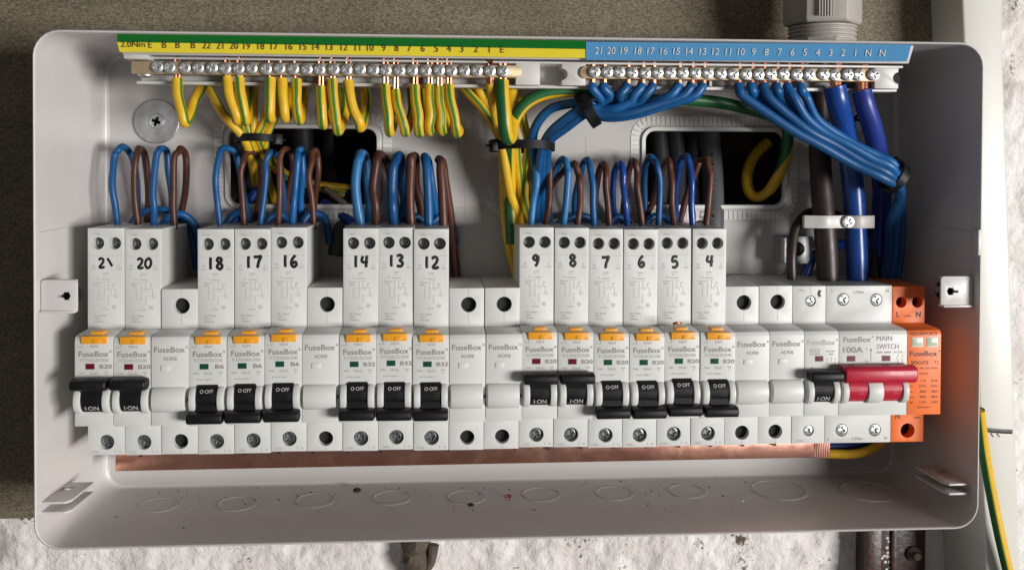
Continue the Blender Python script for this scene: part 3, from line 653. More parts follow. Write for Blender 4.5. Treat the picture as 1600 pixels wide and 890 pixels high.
p.text('L', 3.2, -17.4, yb, h=2.7, off=.03); p.text('1.2Nm', 8.5, -18.2, yb, h=1.1); p.text('N', 14.4, -17.4, yb, h=2.7, off=.03); p.text('PE', 3.8, -71.6, yb, h=2.2, off=.02); p.text('2.0Nm', 14.2, -72.2, yb, h=1.0); p.bar2(9.4, -2.8, 9.4, -7, .12, yb); p.bar2(9.2, -85, 9.2, -83.2, .14, yb)
prints(p, M['inkd'], t)
# mounting rail behind the modules
rl = MB().prism([(70.2, -44), (71.4, -44), (71.4, -36), (76.9, -36), (76.9, -18), (71.4, -18), (71.4, -10), (70.2, -10)], -214, 214)
tag(link('mounting_rail', rl.mesh('mounting_rail', bevel=.2), M['galv']), 'steel mounting rail carrying the row of modules', 'rail')
# copper busbar
xb0, xb1 = at(180, 720, 48).x, at(1297, 705, 48).x
cb = thing('copper_busbar', 'long flat copper busbar running beneath the row of modules', 'busbar', (xb0, 48, -101.6))
o_ = (xb0, 48, -101.6)
link('bar', MB().slab((xb0, 48, -101.7), (xb1, 48, -101.1), (xb1, 48, -86), (xb0, 48, -86), 2.4).mesh('bar', o_, bevel=.25), M['copperbar'], cb)
for k in range(7): link('bar_serration', MB().box(xb1-9+k*1.3, xb1-8.3+k*1.3, 47.75, 48.1, -100.9, -90).mesh('bar_serration', o_), M['copperbar'], cb)
for i in range(1, 21):
    if i not in (2, 3, 11): link('busbar_tab', MB().box(X0+18*i-1.0, X0+18*i+.9, 46.0, 47.9, -93.6, -84).mesh('busbar_tab', o_), M['blackc'], cb)

# =================================================================== TERMINAL BARS
YT = 19.0; ZT = 108.0
hold = thing('terminal_holder', 'white plastic channel holding both terminal bars at box top', 'terminal holder', (0, 77, 100))
HO = (0, 77, 100)
hd = MB(); xl, xr = -194.0, 201.5
hd.prism([(20.5, 112.6), (20.5, 113.7), (35, 114.6), (37, 112), (37, 102), (35, 100.6), (27.0, 100.6), (27.0, 102.2), (34.5, 102.6), (35, 110.5), (34, 112.2)], xl, xr)
link('channel', hd.mesh('channel', HO, bevel=.25), M['nylon'], hold)
for x in (-170, -100, -30, 40, 110, 180): link('channel_leg', MB().box(x, x+8, 36.5, YB, 104, 111).mesh('channel_leg', HO, bevel=.4), M['nylon'], hold)
lp = MB(); a = at(186, 62, 7.6); b = at(1428, 72, 7.6); c = at(1420, 99.5, 11.6); d = at(192, 85.5, 11.6)
lp.slab(a, b, c, d, 1.6); link('label_plate', lp.mesh('label_plate', HO, bevel=.2), M['nylon'], hold)
link('end_block', MB().box(at(195, 90, 14).x, at(232, 90, 14).x, 12.2, 24, 111.6, at(200, 84, 14).z).mesh('end_block', HO, bevel=.4), M['nylon'], hold)
for x in [-150 + 50*k for k in range(7)]: link('channel_rib', MB().box(x, x+1.2, 27.5, 34.5, 102.6, 112).mesh('channel_rib', HO), M['nylon'], hold)
# end clips
def clip(u0, u1, name_side):
    x0 = at(u0, 115, 20.4).x; x1 = at(u1, 115, 20.4).x; z0, z1 = 101.6, 112.9; zm = (z0+z1)/2; r = 2.9
    L_ = [(x0, z0)] + ([(x0 + r*sin(radians(a_)), zm - r*cos(radians(a_))) for a_ in range(0, 181, 20)] if 'l' in name_side else []) + [(x0, z1)]
    Rr = [(x1, z1)] + ([(x1 - r*sin(radians(a_)), zm + r*cos(radians(a_))) for a_ in range(0, 181, 20)] if 'r' in name_side else []) + [(x1, z0)]
    link('end_clip', MB().prism_xz(L_ + Rr, 20.4, 34).mesh('end_clip', HO, bevel=.3), M['nylon'], hold)
clip(806, 843.5, ''); clip(878, 915, 'l'); clip(1367, 1404, 'r')
link('clip_boss', MB().cyl((at(1404, 117, 20.4).x+.2, 24, 107.3), (0, 1, 0), 2.7, 2.7, 3).mesh('clip_boss', HO), M['hole'], hold)
# earth bar
ex = [246.4,265.4,288.8,309.9,331.7,352,372.8,393.4,415.9,436.7,458.2,479.3,499.1,521.2,541.4,562.5,583.3,602.5,624,643.8,664.8,685.9,704.9,725,744.7,765.2,785.7]
nx_ = [928.7,948.6,967.6,987.6,1007.6,1027.5,1047,1066.8,1086,1106,1126,1145,1165.5,1185,1204,1224.5,1244.5,1264,1287,1304,1324,1341,1365]
def barz(u): return at(u, 105.8 + (u-246)*(118-105.8)/(1365-246), YT).z
def term_bar(name, label, u0, u1, us, rounded):
    x0, x1 = at(u0, 110, YT).x, at(u1, 112, YT).x; z0 = barz(u0); z1 = barz(u1); h = 3.15
    t = thing(name, label, 'terminal bar', (x0, YT, z0))
    if rounded == 'R': poly = [(x0, z0-h), (x1-h, z1-h)] + [(x1-h + h*sin(radians(a_)), z1 - h*cos(radians(a_))) for a_ in range(20, 180, 20)] + [(x1-h, z1+h), (x0, z0+h)]
    else: poly = [(x0+h, z0-h), (x1-h, z1-h)] + [(x1-h + h*sin(radians(a_)), z1 - h*cos(radians(a_))) for a_ in range(20, 180, 20)] + [(x1-h, z1+h), (x0+h, z0+h)] + [(x0+h - h*sin(radians(a_)), z0 + h*cos(radians(a_))) for a_ in range(20, 180, 20)]
    link('bar', MB().prism_xz(poly, YT, YT+7).mesh('bar', (x0, YT, z0), bevel=.3), M['brass'], t)
    for u in us:
        x = at(u, 111, YT-1).x; z = barz(u) + random.uniform(-.25, .25)
        o = link('bar_screw', SCREW_BAR, None, t, (x-x0, -1.1+random.uniform(-.4, .2), z-z0), (0, random.uniform(0, 1.57), 0))
    return t, x0, z0
te, tx0, tz0 = term_bar('earth_terminal_bar', 'brass earth terminal bar under green and yellow numbered strip', 205, 815, ex, 'R')
sc_ = MB().lathe((at(226, 119, 22).x, 24, tz0-3.2), (0, 0, -1), [(3.9, 0), (3.8, .6), (2.4, 1.4)], 20); link('bar_end_screw', sc_.mesh('bar_end_screw', (tx0, YT, tz0)), M['steel'], te)
tn, nx0, nz0 = term_bar('neutral_terminal_bar', 'brass neutral terminal bar under blue numbered strip', 906, 1374, nx_, 'B')
# label strips (tilted)
def strip_pts(u0, u1, v00, v01, v10, v11, y0, y1):  # top-left, top-right, bottom-left, bottom-right rows
    return at(u0, v00, y0), at(u1, v01, y0), at(u1, v11, y1), at(u0, v10, y1)
def on_strip(u, v, vt, vb, y0, y1): return at(u, v, y0 + (y1-y0)*(v-vt)/(vb-vt) - .45)
ls = thing('earth_label_strip', 'green and yellow label strip numbered above the earth bar', 'label strip', at(183, 66, 9))
lo = at(183, 66, 9)
a, b, c, d = strip_pts(183, 915, 52.5, 64, 66, 77, 3.6, 6.0); link('green_band', MB().slab(a, b, c, d, .6).mesh('green_band', lo), M['lgreen'], ls)
a, b, c, d = strip_pts(183, 915, 66, 77, 81, 91, 6.0, 8.4); d = at(187, 81.5, 8.4); link('yellow_band', MB().slab(a, b, c, d, .6).mesh('yellow_band', lo), M['lyellow'], ls)
def strip_text(items, h, shear, y0, y1, line, wfac=1.0):
    mb = MB()
    for tx, u in items:
        vc, vt, vb = line(u); V, F, x0, x1, hh = glyphs(tx, shear); s_ = h/hh; b0 = len(mb.v)
        for px, pz in V:
            mb.v.append(on_strip(u + (px-(x0+x1)/2)*s_*wfac, vc - (pz-hh/2)*s_, vt, vb, y0, y1))
        mb.f += [tuple(b0+i for i in f) for f in F]
    return mb
el = list(zip(['E','B','B','B']+[str(k) for k in range(22, 0, -1)]+['E'], [235,257,278,302,323,344,366,386,408,429,452,474,494,515,538,559,579,600,620,640,661,682,702,722,744,765,785]))
ln = lambda u: (69.6+(u-235)*(77.2-69.6)/550, 52.5+(u-183)*11.5/732, 81+(u-183)*10/732)
link('lettering', strip_text(el, 10.8, 0, 3.6, 8.4, ln, .9).mesh('lettering', lo, flipfix=False), M['inkd'], ls)
link('lettering', strip_text([('2.0Nm', 208)], 9.0, 0, 3.6, 8.4, ln, 1.1).mesh('lettering', lo, flipfix=False), M['inkd'], ls)
lb = at(915, 78, 9); ls = thing('neutral_label_strip', 'blue label strip with white numbers above the neutral bar', 'label strip', lb)
a, b, c, d = strip_pts(915.5, 1423, 65.5, 69.5, 94, 96.5, 3.6, 8.6); b = at(1424, 70, 3.6); c = at(1417, 96, 8.6)
link('blue_band', MB().slab(a, b, c, d, .6).mesh('blue_band', lb), M['lblue2'], ls)
nl = list(zip([str(k) for k in range(21, 0, -1)]+['N','N'], [935,955,975,997,1017,1037,1057,1077,1098,1118,1138,1158,1178,1198,1219,1238,1258,1278,1298,1317,1337,1357,1379]))
ln2 = lambda u: (79+(u-935)*4/444, 65.5+(u-915)*4/508, 94+(u-915)*2.5/508)
link('lettering', strip_text(nl, 10.8, .12, 3.6, 8.6, ln2, .9).mesh('lettering', lb, flipfix=False), M['inkw'], ls)

# =================================================================== WIRES
def wire(name, label, pts, r, m, cat='wire', group=None, phase=0.0, n=12, seg=8, tip=None, tipr=1.1, lump=0.0):
    """pts: (u, v, depth) read off the photograph with a real depth each"""
    P = [at(*p) for p in pts]; o = P[0]
    ph = random.uniform(0, 6)
    rf = (lambda t: r*(1 + lump*sin(t*23+ph)*.5 + lump*sin(t*9+ph*2)*.5)) if lump else r
    ob = link(name, MB().tube(P, rf, n, seg, phase).mesh(name, o, flipfix=True, sharp=60), M[m], None, o)
    tag(ob, label, cat, group)
    if tip:
        mb = MB()
        for q in tip: mb.tube([at(*k) for k in q], tipr, 8, 4)
        link('copper_end', mb.mesh('copper_end', o), M['copper'], ob)
    return ob
GE = 'earth wires hanging from the earth bar'
# (terminal label, top u, top v, bottom u, bottom v, back leg u, radius, phase, tip style)
eh = [('left B', 277, 124, 289, 192, 318, 2.6, .17, 1), ('21', 355, 121, 371, 187, 385, 2.6, -.17, 1), ('20', 374, 122, 384, 188, 392, 2.6, -.03, 1), ('18', 423, 123, 423, 184, 430, 2.7, -.06, 0), ('17', 441, 124, 446, 184, 452, 2.5, .30, 0),
      ('16', 463, 125, 467, 187, 474, 2.6, .02, 0), ('14', 501, 136, 505, 194, 516, 2.6, -.02, 2), ('13', 519, 125, 528, 204, 540, 2.6, .02, 1), ('12', 544, 127, 563, 198, 572, 2.6, -.16, 2), ('9', 602, 133, 609, 206, 618, 2.5, -.03, 2),
      ('8', 618, 141, 633, 206, 644, 2.4, .02, 2), ('7', 648, 134, 655, 206, 663, 2.7, .02, 2), ('6', 671, 133, 672, 204, 680, 2.5, .12, 2), ('5', 686, 136, 691, 204, 699, 2.5, .08, 2), ('4', 701, 133, 714, 207, 705, 2.6, .0, 2)]
words = {'left B': 'leftmost, bent into a wide V beside the washer'}
for i, (lb_, u0, v0, u1, v1, ub, r, ph, ts) in enumerate(eh):
    bv = 131 + (u0-277)*.009
    if i == 0: pts = [(u0, v0, 22), (u0+1, v0+25, 20), (u0+7, v1-18, 19), (u1, v1, 20), (u1+7, v1-12, 26), (303, 158, 34), (314, 138, 40), (325, 120, 46)]
    else:
        s_ = (u1-u0)
        pts = [(u0, v0, 22), (u0+s_*.18-1.0*random.random(), v0+22, 20), (u0+s_*.55+random.uniform(-2, 2), v1-26, 19.5), (u1-1.5, v1-8, 19.8), (u1, v1+1, 22.2), (u1+2.5, v1-3, 26.2), ((u1+ub)/2+1, v1-14, 29.5), (ub, v1-36, 37), (ub-2, bv+5, 42), (ub-6, 116, 46)]
    tu = u0
    tip = [[(u0-2.5, v0+6, 22), (u0-2.0, 118, 22), (u0-3, 103, 22), (u0-3.5, 92, 22)], [(u0+3.2, v0+6, 22), (u0+3.2, 118, 22), (u0+3, 103, 22), (u0+3.5, 92.5, 22.4), (u0, 90, 22.6), (u0-3.5, 92, 22)]]
    wire('earth_wire', (f'green and yellow earth wire, {words[lb_]}' if lb_ in words else f'folded green and yellow earth wire hanging below terminal {wd_(lb_)} of earth bar'), pts, r, 'earth', group=GE, phase=ph, n=16, seg=9, tip=tip if ts else [tip[0]], tipr=.85, lump=.05)
wire('earth_wire', 'green and yellow earth wire dropping from terminal one behind thick earth wire', [(766, 128, 22), (768, 145, 24), (772, 170, 32), (780, 205, 40), (786, 235, 44), (797, 300, 52), (812, 345, 60), (818, 400, 66)], 2.5, 'earth', group=GE, phase=.25, n=16,
     tip=[[(763, 133, 22), (763, 105, 22), (762, 92, 22)], [(769, 133, 22), (768, 105, 22), (767, 95, 20), (768, 88, 17)], [(766, 132, 20), (766, 118, 20.5)]], tipr=1.2)
wire('earth_wire', 'thick half green half yellow earth wire folded under the last earth terminal', [(784, 127, 21), (785, 150, 19), (788, 186, 18), (791, 210, 20), (796, 216, 26), (800, 200, 33), (799, 160, 40), (796, 118, 46)], 3.6, 'earthh', group=GE, phase=-.2, n=18,
     tip=[[(781, 132, 22), (781, 105, 22), (780, 96, 22)], [(789, 132, 22), (788, 105, 22), (788, 96, 22)]], tipr=1.3)
wire('earth_cable', 'long thick green and yellow earth cable arching right into the right opening', [(800, 380, 60), (797, 300, 56), (796, 240, 46), (799, 205, 38), (808, 178, 35), (828, 157, 34), (860, 145, 34), (910, 144, 35), (970, 153, 37), (1020, 157, 38), (1070, 156, 38), (1120, 160, 40), (1165, 169, 44), (1205, 181, 50), (1226, 194, 58), (1231, 222, 66), (1221, 262, 74), (1203, 296, 80), (1184, 309, 84), (1170, 298, 88), (1168, 270, 92), (1180, 242, 96), (1200, 222, 98)],
     3.3, 'earthh', 'cable', phase=lambda t: .20 if t < .38 else (.20 - (t-.38)*1.6 if t < .55 else (-.07 if t < .66 else -.07 - min(.75, (t-.66)*6))), n=18)
# loose earth wires bundled behind
GB = 'earth wires bundled behind the earth bar'
for lbx, pts, ph in (('left strand curving in from below terminal twenty-two', [(318, 118, 44), (330, 145, 45), (350, 180, 46), (380, 214, 50), (392, 245, 60), (398, 275, 76), (404, 300, 92)], .2),
    ('strand below terminals twenty and nineteen', [(376, 118, 46), (378, 165, 48), (388, 214, 52), (402, 255, 66), (410, 300, 80), (418, 345, 90)], .05),
    ('strand passing behind terminal nineteen', [(398, 118, 48), (396, 170, 50), (397, 214, 53), (412, 255, 70), (424, 300, 82), (436, 350, 92)], -.1),
    ('strand below terminal eighteen', [(432, 118, 46), (424, 150, 47), (412, 190, 50), (404, 214, 52), (420, 245, 66), (450, 275, 80), (485, 287, 92), (545, 294, 104)], .1),
    ('strand bent below terminal seventeen', [(452, 118, 48), (440, 155, 48), (428, 185, 51), (416, 214, 54), (416, 245, 66), (436, 268, 80), (470, 285, 92), (538, 303, 100)], .22)):
    wire('earth_wire', f'green and yellow earth wire in left bundle, {lbx}', pts, 2.4, 'earth', group=GB, phase=ph, n=14)
for lbx, pts, ph in (('outermost diagonal strand below terminal three', [(712, 122, 46), (730, 144, 46), (755, 172, 46), (778, 210, 47), (785, 240, 50), (790, 290, 55), (800, 335, 60), (808, 400, 66)], .02),
    ('strand below terminal two', [(738, 120, 50), (752, 150, 50), (770, 185, 50), (784, 222, 51), (786, 270, 58), (788, 330, 64), (794, 380, 66), (806, 430, 68)], .2),
    ('strand curving to the right behind thick wire', [(760, 118, 52), (790, 150, 50), (800, 190, 48), (806, 225, 48), (810, 270, 54), (818, 320, 60), (832, 360, 66)], .1),
    ('rightmost strand beside blue wires', [(792, 120, 54), (810, 160, 50), (820, 200, 49), (826, 228, 50), (820, 275, 56), (822, 330, 62), (838, 370, 66)], -.05)):
    wire('earth_wire', f'green and yellow earth wire in middle bundle, {lbx}', pts, 2.5, 'earth', group=GB, phase=ph, n=14)
# loops feeding the tall breakers: number, colour, foot, mid, apex, back points, radius
LO = [('21','blue',183,(176,290),(190,230),[(209,255),(216,300),(214,350)],1.75), ('21','brown',215,(209,275),(217,234),[(229,275),(232,310),(229,352)],1.75), ('20','blue',240,(240,300),(253,231),[(265,268),(270,310),(268,352)],1.75), ('20','brown',272,(270,300),(284,234),[(292,262),(289,305),(280,350)],1.75),
 ('18','blue',343,(337,280),(354,230),[(371,255),(384,310),(392,350)],1.6), ('18','brown',381,(375,275),(392,238),[(406,255),(409,285),(400,345)],1.6), ('17','blue',407,(414,275),(425,236),[(437,255),(443,310),(441,350)],1.6), ('17','brown',435,(436,265),(447,233),[(457,262),(451,305),(444,348)],1.6),
 ('16','blue',457,(462,290),(470,233),[(472,270),(471,310),(470,348)],1.8), ('16','brown',490,(484,275),(492,237),[(498,270),(493,310),(488,345)],1.7),
 ('14','lblue',563,(556,290),(565,241),[(573,275),(576,315),(577,350)],2.5), ('14','brown',587,(584,295),(594,243),[(608,268),(615,310),(616,350)],2.35), ('13','blue',615,(613,300),(624,245),[(630,280),(633,315),(630,350)],2.5), ('13','brown',642,(641,295),(644,244),[(650,285),(658,325),(660,352)],2.4),
 ('12','blue',670,(668,290),(665,247),[(672,285),(681,325),(682,350)],2.4), ('12','brown',693,(690,295),(687,251),[(694,285),(703,340),(712,410),(714,450)],2.4),
 ('9','lblue',830,(838,285),(833,245),[(823,268),(819,310),(817,352)],1.9), ('9','brown',853,(860,290),(851,246),[(843,262),(838,305),(836,350)],1.8), ('8','lblue',881,(889,275),(880,249),[(868,262),(850,300),(842,350)],1.8), ('8','brown',903,(907,285),(896,256),[(880,270),(862,292),(852,345)],1.75),
 ('7','blue',928,(926,290),(918,251),[(909,270),(900,310),(898,350)],1.75), ('7','brown',952,(948,290),(941,257),[(934,275),(930,315),(928,350)],1.75), ('6','dblue',980,(975,290),(967,255),[(960,275),(958,315),(960,350)],1.75), ('6','brown',1003,(997,290),(989,252),[(983,272),(977,315),(974,350)],1.75),
 ('5','blue',1029,(1031,285),(1016,246),[(1007,265),(1006,300),(1012,350)],1.8), ('5','brown',1053,(1050,285),(1043,250),[(1034,270),(1022,310),(1008,345)],1.75), ('4','dblue',1082,(1080,285),(1071,245),[(1060,265),(1056,305),(1058,350)],1.8), ('4','brown',1104,(1109,275),(1103,247),[(1090,262),(1076,300),(1062,345)],1.75)]
def vz(u, Y, z):                            # image row of height z at depth Y
    z0, z1 = at(u, 300, Y).z, at(u, 400, Y).z; return 300 + (z-z0)/(z1-z0)*100
for num, col, xf, mid, ap, bk, r in LO:
    pts = [(xf, vz(xf, 49, 26.0), 49), (xf, vz(xf, 49, 29.5), 49), (mid[0]*.55+xf*.45, (mid[1]+349)/2, 48), (*mid, 48), (mid[0]+.22*(ap[0]-mid[0]), ap[1]+16, 50), (mid[0]+.58*(ap[0]-mid[0]), ap[1]+4, 52), (ap[0], ap[1], 56), (ap[0]+.62*(bk[0][0]-ap[0]), ap[1]+6, 60)]
    for k, q in enumerate(bk): pts.append((*q, 63+4*k if k < 2 else 72))
    pts = [p_ if k_ < 2 else (p_[0]+random.uniform(-1.6, 1.6), p_[1]+random.uniform(-2.0, 2.0), p_[2]+random.uniform(-1.2, 1.2)) for k_, p_ in enumerate(pts)]
    nm = 'blue' if 'blue' in col else 'brown'
    wire(f'{nm}_loop_wire', f'{nm} wire looping up and back from the top of breaker {wd_(num)}', pts, r*1.04, col, group=f'{nm} loops above the breakers', seg=9, lump=.035)
# lower horizontal returns behind the loops
for lbx, pts, r in (('arching low behind breakers twenty-one and twenty', [(203, 352, 62), (214, 338, 64), (235, 327, 66), (262, 329, 68), (285, 342, 70), (300, 372, 72), (306, 420, 73)], 1.8),
    ('dropping away on the right of breaker twenty', [(252, 352, 62), (266, 338, 62), (285, 335, 63), (303, 350, 66), (312, 380, 69), (316, 430, 72)], 2.1),
    ('lying low behind breaker eighteen', [(352, 352, 62), (362, 338, 64), (375, 333, 68), (392, 345, 72)], 2.2), ('lying low behind breaker seventeen', [(412, 352, 60), (422, 340, 62), (438, 335, 64), (452, 346, 68)], 2.2), ('lying low behind breaker sixteen', [(470, 352, 62), (480, 338, 64), (492, 334, 66), (508, 342, 70), (515, 380, 72)], 2.2),
    ('lying low behind breaker thirteen', [(636, 352, 64), (650, 338, 66), (662, 346, 68)], 2.0), ('lying low behind breaker twelve', [(676, 348, 66), (690, 336, 68), (705, 344, 70), (712, 380, 72)], 2.0),
    ('lying low behind breakers eight and seven', [(868, 352, 62), (890, 340, 66), (915, 338, 68), (930, 350, 70)], 2.0), ('lying low behind breaker six', [(950, 352, 66), (965, 338, 67), (985, 350, 68)], 1.9), ('lying low behind breaker five', [(1008, 352, 60), (1018, 340, 62), (1034, 337, 64), (1048, 346, 68)], 2.1)):
    wire('blue_return_wire', f'blue wire {lbx}', pts, r, 'blue', group='blue wires lying behind the breakers')
# blue neutral wires, left group
GN = 'blue neutral wires from the neutral bar'
nt_u = [925, 943, 980, 1003, 1020, 1060, 1080, 1098]
labs = ['21', '20', '18', '17', '16', '14', '13', 'left of 12']
for k, u in enumerate(nt_u):
    f = k/7.0; vv = 160 + 18*f + (0 if k > 1 else -2); dy = (k % 3)*4
    tip = [[(u, 136, 23), (u, 118, 23), (u, 98, 23)]]
    head = [(u, 133, 23), (u+1 if k < 2 else u-3, 139, 22)]
    if k < 2: midp = [(u+10, 150, 24), (u+16-20*k, 160, 27), (932, 166+k*2, 29)]
    else:
        e_u = 958 + 6*k
        midp = [(u-9-k, 148+f*3, 22), ((u+e_u)/2-6, 158+f*5, 23+dy*.4), (e_u-14, vv+2, 24+dy*.6), (940, vv+3+f*1, 27+dy*.7)]
    tail = [(918, 164+f*14, 28+dy), (884, 186+f*16, 33+dy), (858 - f*0, 210+f*12, 38+dy), (846+f*10, 240, 43+dy), (842+f*14, 290, 54+dy*.6), (838+f*22, 345, 64), (840+f*22, 400, 68)]
    if k == 7: tail = [(912, 163, 30), (885, 163, 34), (858, 172, 38), (838, 196, 42), (832, 225, 46), (838, 290, 56), (834, 350, 66)]
    o = wire('neutral_wire', f'blue neutral wire from terminal {wd_(labs[k])} into the left tied bundle', head + midp + tail, 2.55, 'blue', group=GN, seg=7, tip=tip, tipr=2.0)
# right group
nr_u = [1153, 1173, 1192, 1212, 1230, 1250]
for k, u in enumerate(nr_u):
    f = k/5.0; tip = [[(u, 137, 23), (u, 120, 23), (u, 99, 23)]]
    yz = 21 + (k % 2)*5
    K0 = [(1175, 156), (1205, 181), (1243, 206), (1282, 228), (1333, 257), (1384, 282)]; K5 = [(1256, 156), (1273, 183), (1299, 206), (1337, 227), (1370, 244), (1399, 260)]
    mid_ = []
    for j_, (a_, b_) in enumerate(zip(K0, K5)):
        q_ = Vector(a_).lerp(Vector(b_), f)
        if j_ == 0: q_ = Vector((u+11, 153))
        mid_.append((q_.x+random.uniform(-1.5, 1.5), q_.y+random.uniform(-1.5, 1.5), yz-1+random.uniform(-1, 1)))
    st = [(u, 133, 23), (u+3, 142, 21)]
    end = [(1408 - 2*(k % 3), 300 - 4*f, yz+9), (1392 + 22*((k*2 % 6)/5), 345, 36+yz*.3), (1388 + 24*((k*2 % 6)/5), 395, 50+yz*.2), (1380 + 24*((k*2 % 6)/5), 450, 58), (1380 + 24*((k*2 % 6)/5), 480, 60)]
    wire('neutral_wire', f'blue neutral wire from terminal {wd_(10-k)} into the right tied bundle', st + mid_ + end, 2.5, 'blue', group=GN, seg=7, tip=tip, tipr=2.0)
# supply tails
wire('supply_tail', 'thick dark brown supply cable running down behind the white clamp', [(1281, 60, 62), (1281, 130, 60), (1280, 200, 56), (1284, 300, 50), (1288, 345, 47), (1292, 400, 46), (1294, vz(1294, 46, -4), 46)], 6.0, 'dbrown', 'cable', n=24)
wire('supply_tail', 'thick glossy blue supply cable from neutral bar down through white clamp', [(1304, 135, 25), (1309, 160, 26), (1318, 195, 34), (1328, 250, 44), (1334, 310, 47), (1337, 370, 46), (1340, vz(1340, 46, -4), 46)], 5.9, 'dblue', 'cable', n=24, tip=[[(1303, 142, 24), (1303, 118, 24), (1305, 98, 24)], [(1308, 142, 25), (1308, 118, 25), (1309, 98, 25)]], tipr=2.2)
wire('supply_tail', 'thick violet blue cable from the last neutral terminals, rightmost of the thick cables', [(1346, 142, 25), (1352, 165, 25), (1363, 200, 30), (1374, 250, 42), (1378, 300, 55), (1375, 360, 62), (1372, 430, 66), (1372, 480, 66)], 5.2, 'violet', 'cable', n=24, tip=[[(1343, 150, 24), (1344, 120, 24), (1345, 101, 24)], [(1349, 150, 25), (1350, 120, 25), (1350, 101, 25)]], tipr=2.4)
wire('brown_link_wire', 'thin dark brown wire arching from behind clamp into small breaker', [(1312, 338, 62), (1290, 331, 60), (1262, 334, 57), (1243, 358, 54), (1237, 395, 50), (1237, 425, 49), (1238, vz(1238, 49, -4), 49)], 2.7, 'dbrown')
wire('blue_link_wire', 'blue wire curving low behind the brown supply cable', [(1325, 380, 64), (1300, 385, 66), (1272, 400, 68), (1258, 430, 68), (1252, 460, 68)], 2.8, 'dblue')
wire('brown_link_wire', 'dark brown wire low between blue cables right of clamp', [(1352, 352, 66), (1366, 372, 66), (1366, 410, 62), (1372, 470, 56)], 2.8, 'dbrown')
wire('earth_wire', 'yellow earth wire curving out below the main switch', [(1270, 706, 62), (1300, 708, 60), (1335, 708, 58), (1362, 700, 56), (1385, 684, 54), (1400, 670, 52)], 2.7, 'earth', phase=.25, n=16)
wire('blue_link_wire', 'blue wire tucked below the main switch above yellow earth wire', [(1262, 700, 66), (1300, 696, 66), (1335, 694, 64), (1360, 684, 60)], 3.4, 'violet')
# cables inside the openings
k = 0
for lbx, pts, r, m_ in (('black sheathed cable at the left edge of left opening', [(372, 150, 120), (370, 230, 112), (365, 300, 96), (352, 350, 84)], 6, 'blackc'), ('grey sheathed cable end behind breaker eighteen loop', [(420, 190, 125), (395, 270, 112), (370, 310, 92), (350, 350, 82)], 4, 'greyc'),
    ('black cable in middle of left opening', [(470, 170, 125), (475, 260, 118), (480, 330, 100)], 7, 'blackc'), ('grey cable behind breaker sixteen loop', [(520, 170, 125), (515, 250, 120), (525, 320, 100), (545, 380, 80)], 5, 'blackc'),
    ('dark grey cable at right of left opening', [(590, 300, 110), (560, 320, 92), (535, 345, 82), (525, 400, 78)], 5, 'greyc'),
    ('black cable at left edge of right opening', [(1024, 170, 104), (1032, 260, 98), (1024, 350, 82)], 5.5, 'blackc'), ('dark cable second from left in right opening', [(1046, 170, 106), (1058, 260, 100), (1052, 360, 80)], 6, 'blackc'),
    ('dark cable third from left in right opening', [(1092, 170, 104), (1084, 260, 98), (1090, 360, 80)], 5.5, 'blackc'), ('wide grey cable with handwriting in right opening', [(1104, 170, 98), (1112, 260, 92), (1114, 330, 80), (1112, 400, 74)], 6.4, 'greyc')):
    wire('sheathed_cable', lbx, pts, r, m_, 'cable', 'sheathed cables in the wall openings', n=16)
cabw = bpy.data.objects['sheathed_cable.008']; co_ = cabw.location/S
hw_ = MB()
for t_, v, y_ in (('D', 337, 72.2), ('H', 290, 78.2), ('A', 272, 81.5), ('L', 256, 84.6), ('L', 242, 85.8)):
    V, F, x0_, x1_, hh = glyphs(t_, 0, .03); b0 = len(hw_.v)
    for px, pz in V: hw_.v.append(at(1113 - (pz-.35)*17, v - (px-.35)*17, y_-.6))
    hw_.f += [tuple(b0+i for i in f) for f in F]
link('handwriting', hw_.mesh('handwriting', co_, flipfix=False), M['marker'], cabw)
wire('bare_core', 'pale stripped core poking out behind breaker sixteen', [(510, 296, 92), (530, 312, 84), (548, 326, 80)], 1.9, 'bare')
wire('blue_link_wire', 'dark blue wire behind breaker sixteen running to the right', [(505, 318, 88), (530, 334, 80), (556, 352, 74)], 3.0, 'dblue')
wire('blue_link_wire', 'dark blue wire low at the left opening behind breaker eighteen', [(408, 290, 84), (385, 318, 78), (362, 352, 72)], 2.4, 'dblue')

# =================================================================== TIES, CLAMP, FIXINGS
def tie(label, c, axis, r1, r2, wd, head, e1=None):
    c = Vector(c); ax = Vector(axis).normalized()
    e1 = (Vector(e1) - ax*Vector(e1).dot(ax)).normalized(); e2 = ax.cross(e1)
    t = thing('cable_tie', label, 'cable tie', c, 'black cable ties'); mb = MB(); n = 36; R = []
    for off, hw in ((0, -wd/2), (0, wd/2), (1.3, wd/2), (1.3, -wd/2), (0, -wd/2)):
        R.append([c + e1*cos(2*pi*i/n)*(r1+off) + e2*sin(2*pi*i/n)*(r2+off) + ax*hw for i in range(n)])
    mb.rings(R, False, False); link('strap', mb.mesh('strap', c, bevel=0), M['tie'], t)
    a = radians(head); hc = c + e1*cos(a)*(r1+1.8) + e2*sin(a)*(r2+1.8); rd = (e1*cos(a)*r2 + e2*sin(a)*r1).normalized(); tg = ax.cross(rd)
    hb = MB(); b = []
    for s0 in (-1, 1):
        for s1, s2 in ((-1,-1),(1,-1),(1,1),(-1,1)): b.append(hc + rd*2.2*s0 + tg*3.2*s1 + ax*(wd/2+.9)*s2)
    hb.v = b; hb.f = [(0,1,2,3),(4,5,6,7),(0,1,5,4),(1,2,6,5),(2,3,7,6),(3,0,4,7)]
    link('head', hb.mesh('head', c, bevel=.4), M['tie'], t)
    st = MB().tube([hc + rd*1.5, hc + rd*3.2, hc + rd*4.6], .8, 8, 2); link('cut_end', st.mesh('cut_end', c), M['tie'], t)
